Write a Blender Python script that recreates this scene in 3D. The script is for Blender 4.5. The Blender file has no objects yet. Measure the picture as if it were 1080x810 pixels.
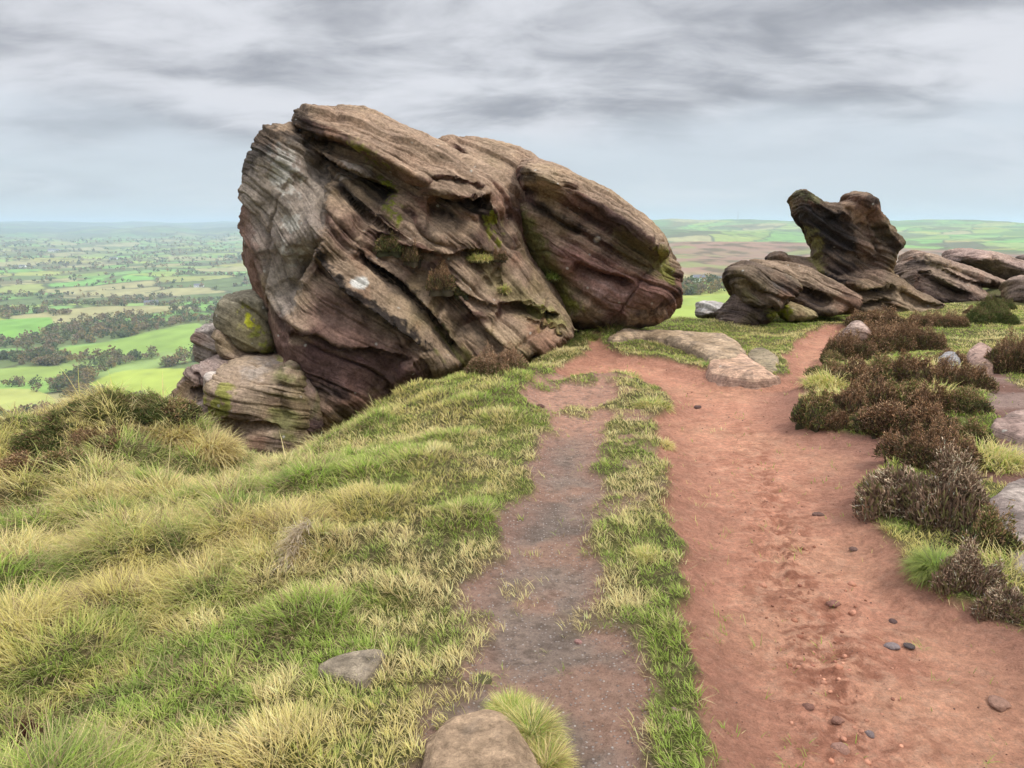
import bpy, math, random, os
import numpy as np
from mathutils import Vector

SCN = bpy.context.scene
ROOT = SCN.collection
rng = np.random.default_rng(7)
random.seed(7)

# ------------------------------------------------------------------ camera
CAM_H = 1.60
PITCH = math.radians(11.6)
FPX = 816.0                       # focal length in pixels of a 1080 x 810 picture
CP, SP = math.cos(PITCH), math.sin(PITCH)

def ray(u, v):
    a = (np.asarray(u, float) - 540.0) / FPX
    b = -(np.asarray(v, float) - 405.0) / FPX
    return a, CP + b * SP, -SP + b * CP          # direction x, y, z

def P(u, v, Y):
    """world point seen at (u, v) at forward distance Y"""
    dx, dy, dz = ray(u, v)
    t = Y / dy
    return dx * t, np.asarray(Y, float) + 0 * t, CAM_H + dz * t

# ------------------------------------------------------------------ noise
_T0=0
_gt = rng.normal(size=(256, 3)); _gt /= np.linalg.norm(_gt, axis=1)[:, None]
_gt = _gt.astype(np.float32)

def _hash(ix, iy, iz, seed):
    h = (ix.astype(np.int64) * 374761393 + iy.astype(np.int64) * 668265263 + iz.astype(np.int64) * 2147483647 + seed * 1274126177) & 0xffffffff
    h = ((h ^ (h >> 13)) * 1274126177) & 0xffffffff
    return ((h ^ (h >> 16)) & 255).astype(np.int32)

_pt = rng.permutation(256).astype(np.int32)
from concurrent.futures import ThreadPoolExecutor
_pool = ThreadPoolExecutor(4)

def _gn(args):
    X, Y, Z, seed, out = args
    X = X + np.float64(seed * 17.13); Y = Y + np.float64(seed * 5.71); Z = Z + np.float64(seed * 29.37)
    fl = [np.floor(q) for q in (X, Y, Z)]
    fx, fy, fz = [(q - f).astype(np.float32) for q, f in zip((X, Y, Z), fl)]
    ix, iy, iz = [f.astype(np.int32) for f in fl]
    u, v, w = [f * f * f * (f * (f * 6 - 15) + 10) for f in (fx, fy, fz)]
    acc = np.zeros(X.shape, np.float32)
    for dx in (0, 1):
        a = _pt[(ix + dx) & 255]; wu = u if dx else 1 - u; gx = fx - dx
        for dy in (0, 1):
            b = _pt[(a + iy + dy) & 255]; wv = wu * (v if dy else 1 - v); gy = fy - dy
            for dz in (0, 1):
                h = _pt[(b + iz + dz) & 255]
                acc += wv * (w if dz else 1 - w) * (_gx[h] * gx + _gy[h] * gy + _gz[h] * (fz - dz))
    out[:] = acc * 1.5
_gx, _gy, _gz = [np.ascontiguousarray(_gt[:, i]) for i in range(3)]

def gnoise(x, y, z, seed=0):
    shp = np.broadcast(x, y, z).shape
    x, y, z = [np.broadcast_to(np.asarray(q), shp).ravel() for q in (x, y, z)]
    out = np.empty(x.shape, np.float32); CH = 60000
    jobs = [(x[a:a+CH], y[a:a+CH], z[a:a+CH], seed, out[a:a+CH]) for a in range(0, x.size, CH)]
    if len(jobs) == 1: _gn(jobs[0])
    else: list(_pool.map(_gn, jobs))
    return out.reshape(shp)

def fbm(x, y, z, oct=4, seed=0, gain=.5, lac=2.03):
    s, a, f = 0, 1.0, 1.0
    for o in range(oct):
        s = s + a * gnoise(x * f + 13.7 * o, y * f - 7.1 * o, z * f + 3.3 * o, seed + o)
        a *= gain; f *= lac
    return s

def sstep(a, b, x):
    t = np.clip((x - a) / (b - a), 0, 1)
    return t * t * (3 - 2 * t)

def mixc(c, d, t):
    return c + (np.asarray(d, np.float32) - c) * np.asarray(t)[..., None]

# signed distance to a polygon (positive inside)
def poly_sd(px, py, poly):
    poly = np.asarray(poly, float)
    px, py = np.asarray(px, np.float32), np.asarray(py, np.float32)
    d2 = np.full(px.shape, 1e18, np.float32); ins = np.zeros(px.shape, bool)
    n = len(poly)
    for i in range(n):
        ax, ay = poly[i]; bx, by = poly[(i + 1) % n]
        ex, ey = bx - ax, by - ay
        wx, wy = px - ax, py - ay
        t = np.clip((wx * ex + wy * ey) / (ex * ex + ey * ey + 1e-12), 0, 1)
        qx, qy = wx - ex * t, wy - ey * t
        d2 = np.minimum(d2, qx * qx + qy * qy)
        c = ((ay <= py) & (by > py)) | ((by <= py) & (ay > py))
        if abs(ey) > 1e-12:
            ins ^= c & (px < ax + (py - ay) / ey * ex)
    d = np.sqrt(d2)
    return np.where(ins, d, -d)

# distance, side (+ = left of travel) and parameter 0..1 along an open polyline
def line_sd(px, py, pts):
    pts = np.asarray(pts, float)
    L = np.r_[0, np.cumsum(np.hypot(*np.diff(pts, axis=0).T))]
    best = np.full(px.shape, 1e18, np.float32); side = np.zeros(px.shape, np.float32); par = np.zeros(px.shape, np.float32)
    for i in range(len(pts) - 1):
        ax, ay = pts[i]; ex, ey = pts[i + 1] - pts[i]
        wx, wy = px - ax, py - ay
        t = np.clip((wx * ex + wy * ey) / (ex * ex + ey * ey + 1e-12), 0, 1)
        qx, qy = wx - ex * t, wy - ey * t
        dd = qx * qx + qy * qy
        m = dd < best
        best = np.where(m, dd, best)
        side = np.where(m, np.sign(ex * wy - ey * wx), side)
        par = np.where(m, (L[i] + t * (L[i + 1] - L[i])) / L[-1], par)
    return np.sqrt(best), side, par

def smooth_poly(pts, it=2, closed=True):
    p = np.asarray(pts, float)
    for _ in range(it):
        if closed:
            q = np.roll(p, -1, 0)
            p = np.stack([.75 * p + .25 * q, .25 * p + .75 * q], 1).reshape(-1, 2)
        else:
            a, b = p[:-1], p[1:]
            r = np.stack([.75 * a + .25 * b, .25 * a + .75 * b], 1).reshape(-1, 2)
            p = np.vstack([p[:1], r, p[-1:]])
    return p

# thin plate spline
class TPS:
    def __init__(self, xy, z, lam=0.0):
        self.p = np.asarray(xy, float); n = len(self.p)
        K = self._k(self.p[:, 0], self.p[:, 1]) + lam * np.eye(n)
        Pm = np.c_[np.ones(n), self.p]
        A = np.zeros((n + 3, n + 3)); A[:n, :n] = K; A[:n, n:] = Pm; A[n:, :n] = Pm.T
        self.c = np.linalg.solve(A, np.r_[np.asarray(z, float), 0, 0, 0])
    def _k(self, x, y):
        d2 = (x[:, None] - self.p[:, 0]) ** 2 + (y[:, None] - self.p[:, 1]) ** 2
        return np.where(d2 > 1e-12, .5 * d2 * np.log(d2 + 1e-30), 0)
    def __call__(self, x, y):
        x, y = np.broadcast_arrays(np.asarray(x, float), np.asarray(y, float))
        s = x.shape; x = x.ravel(); y = y.ravel(); out = np.empty(x.size)
        for a in range(0, x.size, 100000):
            X, Y = x[a:a+100000], y[a:a+100000]
            out[a:a+100000] = self._k(X, Y) @ self.c[:-3] + self.c[-3] + self.c[-2] * X + self.c[-1] * Y
        return out.reshape(s)

# ------------------------------------------------------------------ mesh helpers
def make_mesh(name, V, quads=None, tris=None, smooth=True):
    me = bpy.data.meshes.new(name)
    V = np.asarray(V, np.float32)
    me.vertices.add(len(V)); me.vertices.foreach_set('co', V.ravel())
    loops, tot = [], []
    if quads is not None and len(quads):
        loops.append(np.asarray(quads, np.int32).ravel()); tot.append(np.full(len(quads), 4, np.int32))
    if tris is not None and len(tris):
        loops.append(np.asarray(tris, np.int32).ravel()); tot.append(np.full(len(tris), 3, np.int32))
    loops = np.concatenate(loops); tot = np.concatenate(tot)
    me.loops.add(len(loops)); me.loops.foreach_set('vertex_index', loops)
    me.polygons.add(len(tot))
    me.polygons.foreach_set('loop_start', np.r_[0, np.cumsum(tot)[:-1]].astype(np.int32))
    me.polygons.foreach_set('use_smooth', np.full(len(tot), smooth, bool))
    me.update(calc_edges=True)
    return me

def set_col(me, col, name='col'):
    a = me.color_attributes.new(name, 'FLOAT_COLOR', 'POINT')
    c = np.ones((len(me.vertices), 4), np.float32); c[:, :3] = col
    a.data.foreach_set('color', c.ravel())

def set_vec(me, vec, name):
    a = me.attributes.new(name, 'FLOAT_VECTOR', 'POINT')
    a.data.foreach_set('vector', np.asarray(vec, np.float32).ravel())

def set_float(me, f, name):
    a = me.attributes.new(name, 'FLOAT', 'POINT')
    a.data.foreach_set('value', np.asarray(f, np.float32).ravel())

def tag(o, label=None, cat=None, group=None, kind=None):
    if label: o['label'] = label
    if cat: o['category'] = cat
    if group: o['group'] = group
    if kind: o['kind'] = kind
    return o

def link(name, me, mat=None, parent=None):
    o = bpy.data.objects.new(name, me); ROOT.objects.link(o)
    if mat is not None and len(me.materials) == 0: me.materials.append(mat)
    if parent is not None: o.parent = parent
    return o

def empty(name, loc=(0, 0, 0), rz=0):
    o = bpy.data.objects.new(name, None); ROOT.objects.link(o)
    o.location = loc; o.rotation_euler = (0, 0, rz); o.empty_display_size = .2
    return o

# ------------------------------------------------------------------ shader helpers
def new_mat(name):
    m = bpy.data.materials.new(name); m.use_nodes = True
    nt = m.node_tree; nt.nodes.clear()
    out = nt.nodes.new('ShaderNodeOutputMaterial')
    b = nt.nodes.new('ShaderNodeBsdfPrincipled')
    nt.links.new(b.outputs[0], out.inputs['Surface'])
    b.inputs['Specular IOR Level'].default_value = .25
    return m, nt, b

def N(nt, t, **kw):
    n = nt.nodes.new(t)
    for k, v in kw.items():
        if k.startswith('i_'):
            key = k[2:]
            key = int(key) if key.isdigit() else key.replace('_', ' ')
            n.inputs[key].default_value = v
        else: setattr(n, k, v)
    return n

def L(nt, a, b): nt.links.new(a, b)

def attr(nt, name, vec=False):
    n = nt.nodes.new('ShaderNodeAttribute'); n.attribute_name = name
    return n.outputs['Vector' if vec else 'Color']

def fattr(nt, name):
    n = nt.nodes.new('ShaderNodeAttribute'); n.attribute_name = name
    return n.outputs['Fac']

def math_(nt, op, a, b=None, c=None):
    n = nt.nodes.new('ShaderNodeMath'); n.operation = op
    for i, q in enumerate((a, b, c)):
        if q is None: continue
        if isinstance(q, (int, float)): n.inputs[i].default_value = q
        else: L(nt, q, n.inputs[i])
    return n.outputs[0]

def maprange(nt, v, a, b, c=0., d=1., smooth=False):
    n = nt.nodes.new('ShaderNodeMapRange')
    if smooth: n.interpolation_type = 'SMOOTHSTEP'
    L(nt, v, n.inputs[0])
    for i, q in enumerate((a, b, c, d)): n.inputs[i + 1].default_value = q
    return n.outputs[0]

def mix(nt, fac, a, b, mode='MIX'):
    n = nt.nodes.new('ShaderNodeMix'); n.data_type = 'RGBA'; n.blend_type = mode
    n.clamp_factor = True
    for i, q in ((0, fac), (6, a), (7, b)):
        if isinstance(q, (int, float)): n.inputs[i].default_value = q
        elif isinstance(q, tuple): n.inputs[i].default_value = q if len(q) == 4 else (*q, 1)
        else: L(nt, q, n.inputs[i])
    return n.outputs[2]

def noise_(nt, vec, scale, detail=4, rough=.55, dist=0.):
    n = nt.nodes.new('ShaderNodeTexNoise')
    if vec is not None: L(nt, vec, n.inputs['Vector'])
    n.inputs['Scale'].default_value = scale; n.inputs['Detail'].default_value = detail
    n.inputs['Roughness'].default_value = rough; n.inputs['Distortion'].default_value = dist
    return n.outputs['Fac']

def mapping(nt, vec, scale):
    n = nt.nodes.new('ShaderNodeMapping'); L(nt, vec, n.inputs[0]); n.inputs['Scale'].default_value = scale
    return n.outputs[0]

def bump(nt, h, strength, dist, normal=None):
    n = nt.nodes.new('ShaderNodeBump'); L(nt, h, n.inputs['Height'])
    n.inputs['Strength'].default_value = strength; n.inputs['Distance'].default_value = dist
    if normal is not None: L(nt, normal, n.inputs['Normal'])
    return n.outputs[0]
# ================================================================== TERRAIN
def px_pt(u, v, Y):
    x, y, z = P(u, v, Y); return (float(x), float(y), float(z))
CTRL = [(0,0,0),(-1,0,-.03),(2,0,0),(0,2,0),(1.5,2,0),(1.5,4,0),(1,7,0),(2.5,10,0),(4.5,12,0),(3,5,.06),(4,8,.10),(6.5,12,.12),
        (0,4,0),(0,6.5,0),(.8,9,.04),(.5,9.6,.05),(4.5,4,.15),(6,6,.2),(9,9,.2),(10,14,.1),(7,16,.05),(12,18,.1),(4.2,13.4,.0),(2.2,12.5,.0),(3.4,11,.0),
        (-1,2.2,-.04),(-2,2,-.12),(-3.5,2,-.3),(-1,3.6,-.04),(-2,3.6,-.15),(-3.4,3.6,-.3),(-5.5,3.5,-.6),(-1.1,5.2,-.05),(-2.1,5.2,-.26),(-3.5,5.2,-.38),(-5.5,5.2,-.75),
        px_pt(100,430,7.2), px_pt(210,452,7.0), px_pt(20,447,7.0), px_pt(160,436,7.3),
        px_pt(268,508,6.3), px_pt(225,512,6.0), px_pt(310,488,6.6), (-2.2,7.6,-.95), (-1.2,11.2+.0,-1.3), (1.2,11.2,.10), (1.6,12.3,.06), (.9,10.6,.10),
        px_pt(345,464,6.9), px_pt(400,432,7.7), px_pt(500,401,8.7), px_pt(560,390,9.2), px_pt(600,371,9.9),
        (-1.8,8.6,-1.1),(-.5,10,-.7),(-3,8.6,-1.7),(-3.5,11,-2.6),(-5,9,-1.5),(-6,12,-3.2),(-8,8,-2),(-9,5,-1.4),(-10,12,-4),(-3,15,-4),
        (.6,14.5,-.9),(3.2,16.5,-.9),(0,18,-3),(5,19,-.7),(9,22,-.2),(-8,0,-.8),(8,0,.2),(0,-4,0),(-7,16,-5),(1.9,11.4,.02),(2.9,13.5,0)]
_c = np.array(CTRL)
tps = TPS(_c[:, :2], _c[:, 2], .002)

PROF_L = [(16,-4.5),(40,-13),(100,-30),(300,-74),(400,-86),(480,-108),(650,-150),(1500,-152),(3500,-148),(5200,-128),(7000,-100),(9500,-40),(12500,20),(15000,50),(17000,40),(19500,-60)]
PROF_M = [(16,-3.0),(40,-12),(100,-30),(300,-60),(480,-85),(650,-110),(1500,-120),(3500,-130),(5200,-120),(7000,-90),(9500,-40),(12500,10),(15000,38),(17000,30),(19500,-60)]
PROF_R = [(16,-.6),(30,-3.0),(100,-13),(240,-26),(330,-33),(380,-37),(560,-64),(1000,-66),(1150,-60),(1700,-42),(1900,-46),(2500,-58),(3500,-20),(4600,12),(5400,31),(6200,24),(8000,-20),(12000,0),(15000,20),(19500,-60)]
PROF_RR = [(16,.1),(30,.1),(60,-4),(100,-12),(240,-30),(380,-45),(560,-66),(1000,-66),(1300,-58),(1700,-50),(2500,-60),(3500,-30),(4600,-5),(5600,17),(6400,12),(9000,-20),(15000,0),(19500,-60)]
PROF_B = [(16,-.5),(30,-1.5),(100,-6),(400,-20),(2000,-40),(8000,-40),(20000,-60)]
AZ = [(-180,PROF_B),(-75,PROF_B),(-45,PROF_L),(-14,PROF_L),(-4,PROF_M),(7,PROF_R),(24,PROF_R),(33,PROF_RR),(50,PROF_RR),(75,PROF_B),(180,PROF_B)]

def far_z(x, y):
    r = np.hypot(x, y) + 1e-6; az = np.degrees(np.arctan2(x, y)); lr = np.log(r)
    def ev(p): return np.interp(lr, np.log([q[0] for q in p]), [q[1] for q in p])
    z = np.zeros(np.shape(x)); cache = {}
    for i in range(len(AZ) - 1):
        a0, p0 = AZ[i]; a1, p1 = AZ[i + 1]
        m = (az >= a0) & (az <= a1)
        if not m.any(): continue
        t = sstep(a0, a1, az[m])
        l = lr[m]
        e = [np.interp(l, np.log([q[0] for q in p]), [q[1] for q in p]) for p in (p0, p1)]
        z[m] = e[0] * (1 - t) + e[1] * t
    amp = np.clip((r - 60) / 900, 0, 1)
    roll = fbm(x / 620., y / 620., 0 * x + .3, 3, 11) * (11 + 9 * sstep(900, 2000, r)) + gnoise(x / 2400., y / 2400., 0 * x + 5.3, 19) * 26 * sstep(1800, 4500, r) + fbm(az / 3.1, lr * 3, 0 * x + 9.3, 3, 23) * 34 * sstep(3800, 9000, r)
    z = z + roll * amp * (1 - .35 * sstep(11000, 14000, r))
    z = z + fbm(x / 45., y / 45., 0 * x, 3, 12) * 1.6 * np.clip((r - 22) / 100, 0, 1)
    return z

def base_z(x, y):
    x = np.atleast_1d(np.asarray(x, float)); y = np.atleast_1d(np.asarray(y, float))
    r = np.hypot(x, y); z = np.zeros(x.shape)
    w = sstep(15, 26, r)
    n = w < 1; f = w > 0
    if n.any(): z[n] += np.clip(tps(x[n], y[n]), -6, 1.5) * (1 - w[n])
    if f.any(): z[f] += far_z(x[f], y[f]) * w[f]
    return z

def ground_hit(u, v, tmin=1.0):
    """march picture rays to the smooth ground"""
    u = np.atleast_1d(np.asarray(u, float)); v = np.atleast_1d(np.asarray(v, float))
    dx, dy, dz = ray(u, v)
    hi = np.full(u.shape, 2e4); lo = np.full(u.shape, tmin); t = lo.copy(); act = np.arange(u.size)
    for k in range(600):
        tt = t[act]; below = CAM_H + dz[act] * tt <= base_z(dx[act] * tt, dy[act] * tt)
        hi[act[below]] = tt[below]; act = act[~below]
        if not len(act): break
        lo[act] = t[act]; t[act] = t[act] * (1.02 if t[act].min() < 60 else 1.012)
        if t[act].min() > 2e4: break
    for k in range(12):
        mid = (lo + hi) / 2
        b = CAM_H + dz * mid <= base_z(dx * mid, dy * mid)
        hi = np.where(b, mid, hi); lo = np.where(b, lo, mid)
    return dx * hi, dy * hi

def gpoly(px, closed=True, it=1):
    p = smooth_poly(px, it, closed) if it else np.asarray(px, float)
    x, y = ground_hit(p[:, 0], p[:, 1])
    return np.c_[x, y]

RED = [(1600,1500),(700,1500),(745,860),(742,810),(742,765),(735,705),(716,650),(706,612),(709,570),(703,520),(695,480),(690,448),(702,432),(704,420),(690,408),(668,398),(640,392),
       (600,398),(584,392),(598,380),(622,372),(616,358),(632,350),(640,362),(650,376),(700,379),(745,392),(775,402),(812,404),(828,398),(822,384),(828,372),(842,358),(860,347),(876,343),(896,342),(890,358),(882,374),(872,388),(860,402),(852,416),(846,436),(850,452),
       (880,452),(905,458),(938,462),(960,470),(975,482),(940,492),(908,508),(902,525),(925,548),(955,585),(990,620),(1030,645),(1080,662),(1200,700),(1200,860)]
GREY = [(600,1500),(330,1500),(415,860),(425,810),(440,750),(466,690),(478,648),(500,612),(524,580),(528,545),(550,505),(566,472),(580,446),(560,428),(548,412),(560,402),(584,392),(610,390),
        (640,398),(656,412),(640,436),(636,470),(640,500),(636,545),(630,585),(640,625),(660,665),(685,705),(698,750),(704,810),(706,860)]
SIDE = [(1120,440),(1080,402),(1050,384),(1030,378),(1022,392),(1040,418),(1052,446),(1046,475),(1024,490),(1024,503),(1060,512),(1120,520)]
ROUGH = [(1050,1400),(820,1400),(860,860),(790,700),(770,600),(775,500),(770,440),(800,430),(860,520),(930,620),(1000,720),(1010,860)]
red_p, grey_p, side_p, rough_p = gpoly(RED), gpoly(GREY), gpoly(SIDE), gpoly(ROUGH)

# raster of the near ground: height, surface masks
RX0, RX1, RY0, RY1, RS = -9.0, 13.0, 0.6, 19.0, .025
rxs = np.arange(RX0, RX1, RS); rys = np.arange(RY0, RY1, RS)
GXr, GYr = np.meshgrid(rxs, rys, indexing='ij')
def coarse_base():
    s = 8; cx = np.arange(RX0, RX1 + RS * s * 2, RS * s); cy = np.arange(RY0, RY1 + RS * s * 2, RS * s)
    A, B = np.meshgrid(cx, cy, indexing='ij'); Z = base_z(A.ravel(), B.ravel()).reshape(A.shape)
    fx = (GXr - RX0) / (RS * s); fy = (GYr - RY0) / (RS * s)
    ix = np.floor(fx).astype(int); iy = np.floor(fy).astype(int); fx -= ix; fy -= iy
    return Z[ix, iy] * (1 - fx) * (1 - fy) + Z[ix + 1, iy] * fx * (1 - fy) + Z[ix, iy + 1] * (1 - fx) * fy + Z[ix + 1, iy + 1] * fx * fy
ZB = coarse_base()
def fast_sd(poly):
    return poly_sd(GXr, GYr, poly)
edge_n = fbm(GXr * 2.1, GYr * 2.1, .5, 4, 31) * .16
edge_n2 = fbm(GXr * 9, GYr * 9, 1.5, 2, 32) * .03
sd_red = fast_sd(red_p) + edge_n * .55 + edge_n2
sd_grey = fast_sd(grey_p) + edge_n * .7 + edge_n2
sd_side = fast_sd(side_p) + edge_n * .5
M_red = sstep(-.02, .05, sd_red); M_grey = sstep(-.02, .06, sd_grey); M_side = sstep(-.03, .08, sd_side)
# patchy turf growing over the upper half of the small trodden path
pn = fbm(GXr * 1.7, GYr * 1.7, 8.5, 4, 37)
upper = sstep(5.2, 6.4, GYr) * (1 - sstep(8.2, 9.0, GYr))
M_grey_bare = M_grey * (1 - upper * sstep(.12, .36, pn) * .8)
M_grey_bare *= 1 - sstep(.35, .5, pn) * .6 * sstep(.0, .3, .35 - sd_grey)
rough = sstep(-.1, .5, fast_sd(rough_p))
strip = sstep(.55, .10, np.maximum(-sd_red, -sd_grey)) * (GYr < 9) * (GXr > -.6) * (GXr < 2.2)
M_strip = strip * sstep(.14, .36, fbm(GXr * 3.4, GYr * 2.6, 6.6, 4, 38)) * sstep(2.2, 3.6, GYr) * (1 - M_red) * (1 - M_grey)
M_grey_bare = np.clip(M_grey_bare + M_strip * .9, 0, 1)
M_path = np.clip(M_red + M_grey_bare + M_side, 0, 1)
M_grass = 1 - M_path
# tussocks: bumps on the grass, more to the left
tn = 620
tx = rng.uniform(-7.5, 1.2, tn); ty = rng.uniform(1.2, 9.5, tn)
def _raster(A, x, y):
    fx = np.clip((np.asarray(x) - RX0) / RS, 0, A.shape[0] - 1.001); fy = np.clip((np.asarray(y) - RY0) / RS, 0, A.shape[1] - 1.001)
    ix = fx.astype(int); iy = fy.astype(int); fx = fx - ix; fy = fy - iy
    return A[ix, iy] * (1 - fx) * (1 - fy) + A[ix + 1, iy] * fx * (1 - fy) + A[ix, iy + 1] * (1 - fx) * fy + A[ix + 1, iy + 1] * fx * fy
# how long the grass is: 0 = worn turf by the paths, 1 = long tussocks
left_long = sstep(-.55, -1.9, GXr + .08 * (GYr - 5)) * (1 - .75 * sstep(-.2, .5, fbm(GXr * .8, GYr * .8, 2.2, 3, 41)) * sstep(-3.0, -1.2, GXr))
left_long = np.clip(left_long, 0, 1)
keep = (_raster(M_grass, tx, ty) > .9) & (rng.random(tn) < .25 + .75 * _raster(left_long, tx, ty)) & (_raster(np.minimum(-sd_grey, -sd_red), tx, ty) > .12)
tx, ty = tx[keep], ty[keep]
order = []
for i in range(len(tx)):                       # thin to a minimum spacing
    if all((tx[i] - tx[j]) ** 2 + (ty[i] - ty[j]) ** 2 > .24 ** 2 for j in order): order.append(i)
tx, ty = tx[order], ty[order]
tr = rng.uniform(.12, .26, len(tx)); th = rng.uniform(.04, .12, len(tx)) * (.5 + .5 * _raster(left_long, tx, ty))
bumpz = np.zeros_like(ZB)
for a, b, c, d in zip(tx, ty, tr, th):
    i0, i1 = int((a - 3 * c - RX0) / RS), int((a + 3 * c - RX0) / RS); j0, j1 = int((b - 3 * c - RY0) / RS), int((b + 3 * c - RY0) / RS)
    i0, j0 = max(i0, 0), max(j0, 0)
    sl = (slice(i0, i1), slice(j0, j1))
    bumpz[sl] += d * np.exp(-((GXr[sl] - a) ** 2 + (GYr[sl] - b) ** 2) / (c * c * .8))
bank = np.exp(-np.clip(-np.maximum(sd_red, sd_grey - .05), 0, 9) / .22) * M_grass
z_rough = fbm(GXr * 8, GYr * 8, 4.4, 3, 52)
ridg = 1 - np.abs(gnoise(GXr * 9 + .5 * z_rough, GYr * 5, 2.2, 53)) * 2
Zr = ZB + bumpz * M_grass + fbm(GXr * 1.4, GYr * 1.4, 3.3, 3, 51) * (.035 * M_grass + .014) \
     + .035 * bank - .075 * sstep(-.05, .28, sd_red) - .03 * sstep(-.03, .2, sd_grey) * (1 - M_red) - .03 * M_side \
     + M_red * (z_rough * .009 + rough * (np.clip(ridg, -1, 1) * .016 + z_rough * .022)) + (M_grey_bare * z_rough * .006) + fbm(GXr * 5, GYr * 5, 1.1, 3, 54) * .012 * M_grass
fpx, fpy = [], []
for i in range(420):
    a_, b_ = rng.uniform(.2, 3.6), rng.uniform(1.8, 9.5)
    if _raster(rough * M_red, a_, b_) < .35 or rng.random() > .8: continue
    hd = rng.normal(.12, .35); L_, W_ = .10, .042; i0, j0 = int((a_ - .25 - RX0) / RS), int((b_ - .25 - RY0) / RS)
    if i0 < 0 or j0 < 0: continue
    sl = (slice(i0, i0 + 20), slice(j0, j0 + 20)); dx_ = GXr[sl] - a_; dy_ = GYr[sl] - b_
    u_ = dx_ * math.sin(hd) + dy_ * math.cos(hd); v_ = dx_ * math.cos(hd) - dy_ * math.sin(hd)
    q_ = (u_ / L_) ** 2 + (v_ / W_) ** 2
    Zr[sl] += (-.022 * np.exp(-q_ ** 2 * .8) + .011 * np.exp(-(np.sqrt(q_) - 1.35) ** 2 / .06)) * M_red[sl] * rng.uniform(.4, 1.1)
_rin = np.minimum(np.minimum(GXr - RX0, RX1 - GXr), np.minimum(GYr - RY0, RY1 - GYr))
Zr = ZB + (Zr - ZB) * sstep(0, .6, _rin)

def ground_z(x, y):
    x = np.atleast_1d(np.asarray(x, float)); y = np.atleast_1d(np.asarray(y, float))
    ins = (x > RX0 + .05) & (x < RX1 - .1) & (y > RY0 + .05) & (y < RY1 - .1)
    z = np.empty(x.shape)
    if ins.any(): z[ins] = _raster(Zr, x[ins], y[ins])
    if (~ins).any(): z[~ins] = base_z(x[~ins], y[~ins])
    return z

# ------------------------------------------------------------------ field pattern of the valley
def jit(ix, iy, seed):
    h = _hash(ix, iy, ix * 0 + 1, seed).astype(np.float32) / 255.; g = _hash(ix, iy, ix * 0 + 2, seed).astype(np.float32) / 255.
    return h, g
def voronoi(x, y, S, seed, ang=.5, asp=1.5):
    c, s = math.cos(ang), math.sin(ang)
    X = (x * c - y * s) / S; Y = (x * s + y * c) / (S * asp)
    wob = gnoise(X * .8, Y * .8, 0 * X, seed + 5) * .25; X = X + wob; Y = Y - wob
    ix = np.floor(X).astype(np.int64); iy = np.floor(Y).astype(np.int64)
    f1 = np.full(X.shape, 1e9); f2 = f1.copy(); idh = np.zeros(X.shape, np.int32)
    for dx in (-1, 0, 1):
        for dy in (-1, 0, 1):
            jx, jy = jit(ix + dx, iy + dy, seed)
            d = np.maximum(np.abs(ix + dx + .12 + .76 * jx - X), np.abs(iy + dy + .12 + .76 * jy - Y)) * .6 + .4 * np.hypot(ix + dx + .12 + .76 * jx - X, iy + dy + .12 + .76 * jy - Y)
            h = _hash(ix + dx, iy + dy, ix * 0 + 3, seed)
            m1 = d < f1
            f2 = np.where(m1, f1, np.minimum(f2, d)); idh = np.where(m1, h, idh); f1 = np.where(m1, d, f1)
    return idh / 255., (f2 - f1) * S * .6

FIELDS = [  # (outline in the picture, colour) of the nearest fields
    ([(88,408),(104,400),(122,392),(160,388),(205,389),(212,400),(206,421),(160,422),(120,416)], (.29,.35,.065)),
    ([(-40,392),(0,388),(50,386),(94,387),(84,394),(60,400),(30,404),(-40,406)], (.22,.29,.07)),
    ([(-40,414),(0,410),(34,410),(54,417),(62,428),(20,432),(-40,432)], (.33,.35,.10)),
    ([(56,377),(64,366),(110,362),(150,352),(205,340),(215,345),(215,370),(150,372),(100,377)], (.20,.29,.065)),
    ([(-30,345),(0,337),(52,332),(58,342),(40,354),(0,360),(-30,362)], (.16,.30,.06)),
    ([(700,334),(704,322),(722,314),(760,310),(800,309),(800,330),(700,338)], (.25,.31,.07)),
]
FG = [(gpoly(p, True, 1), c) for p, c in FIELDS]
WOODL = [[(-40,378),(0,381),(30,379),(60,380),(90,381),(120,378),(160,378),(215,377)], [(150,378),(120,385),(95,394),(80,400),(60,404),(30,407)], [(60,408),(70,414),(90,418),(120,423),(128,427)], [(55,404),(75,412)],
         [(120,340),(160,336),(200,330),(240,327)], [(-20,330),(30,328),(70,332)], [(90,337),(120,334),(150,333)], [(110,352),(140,349),(170,346)],
         [(-40,408),(0,407),(30,408)], [(700,311),(730,309),(760,307),(800,305)], [(700,306),(740,302),(780,300)]]
WG = [gpoly(p, False, 0) for p in WOODL]

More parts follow.
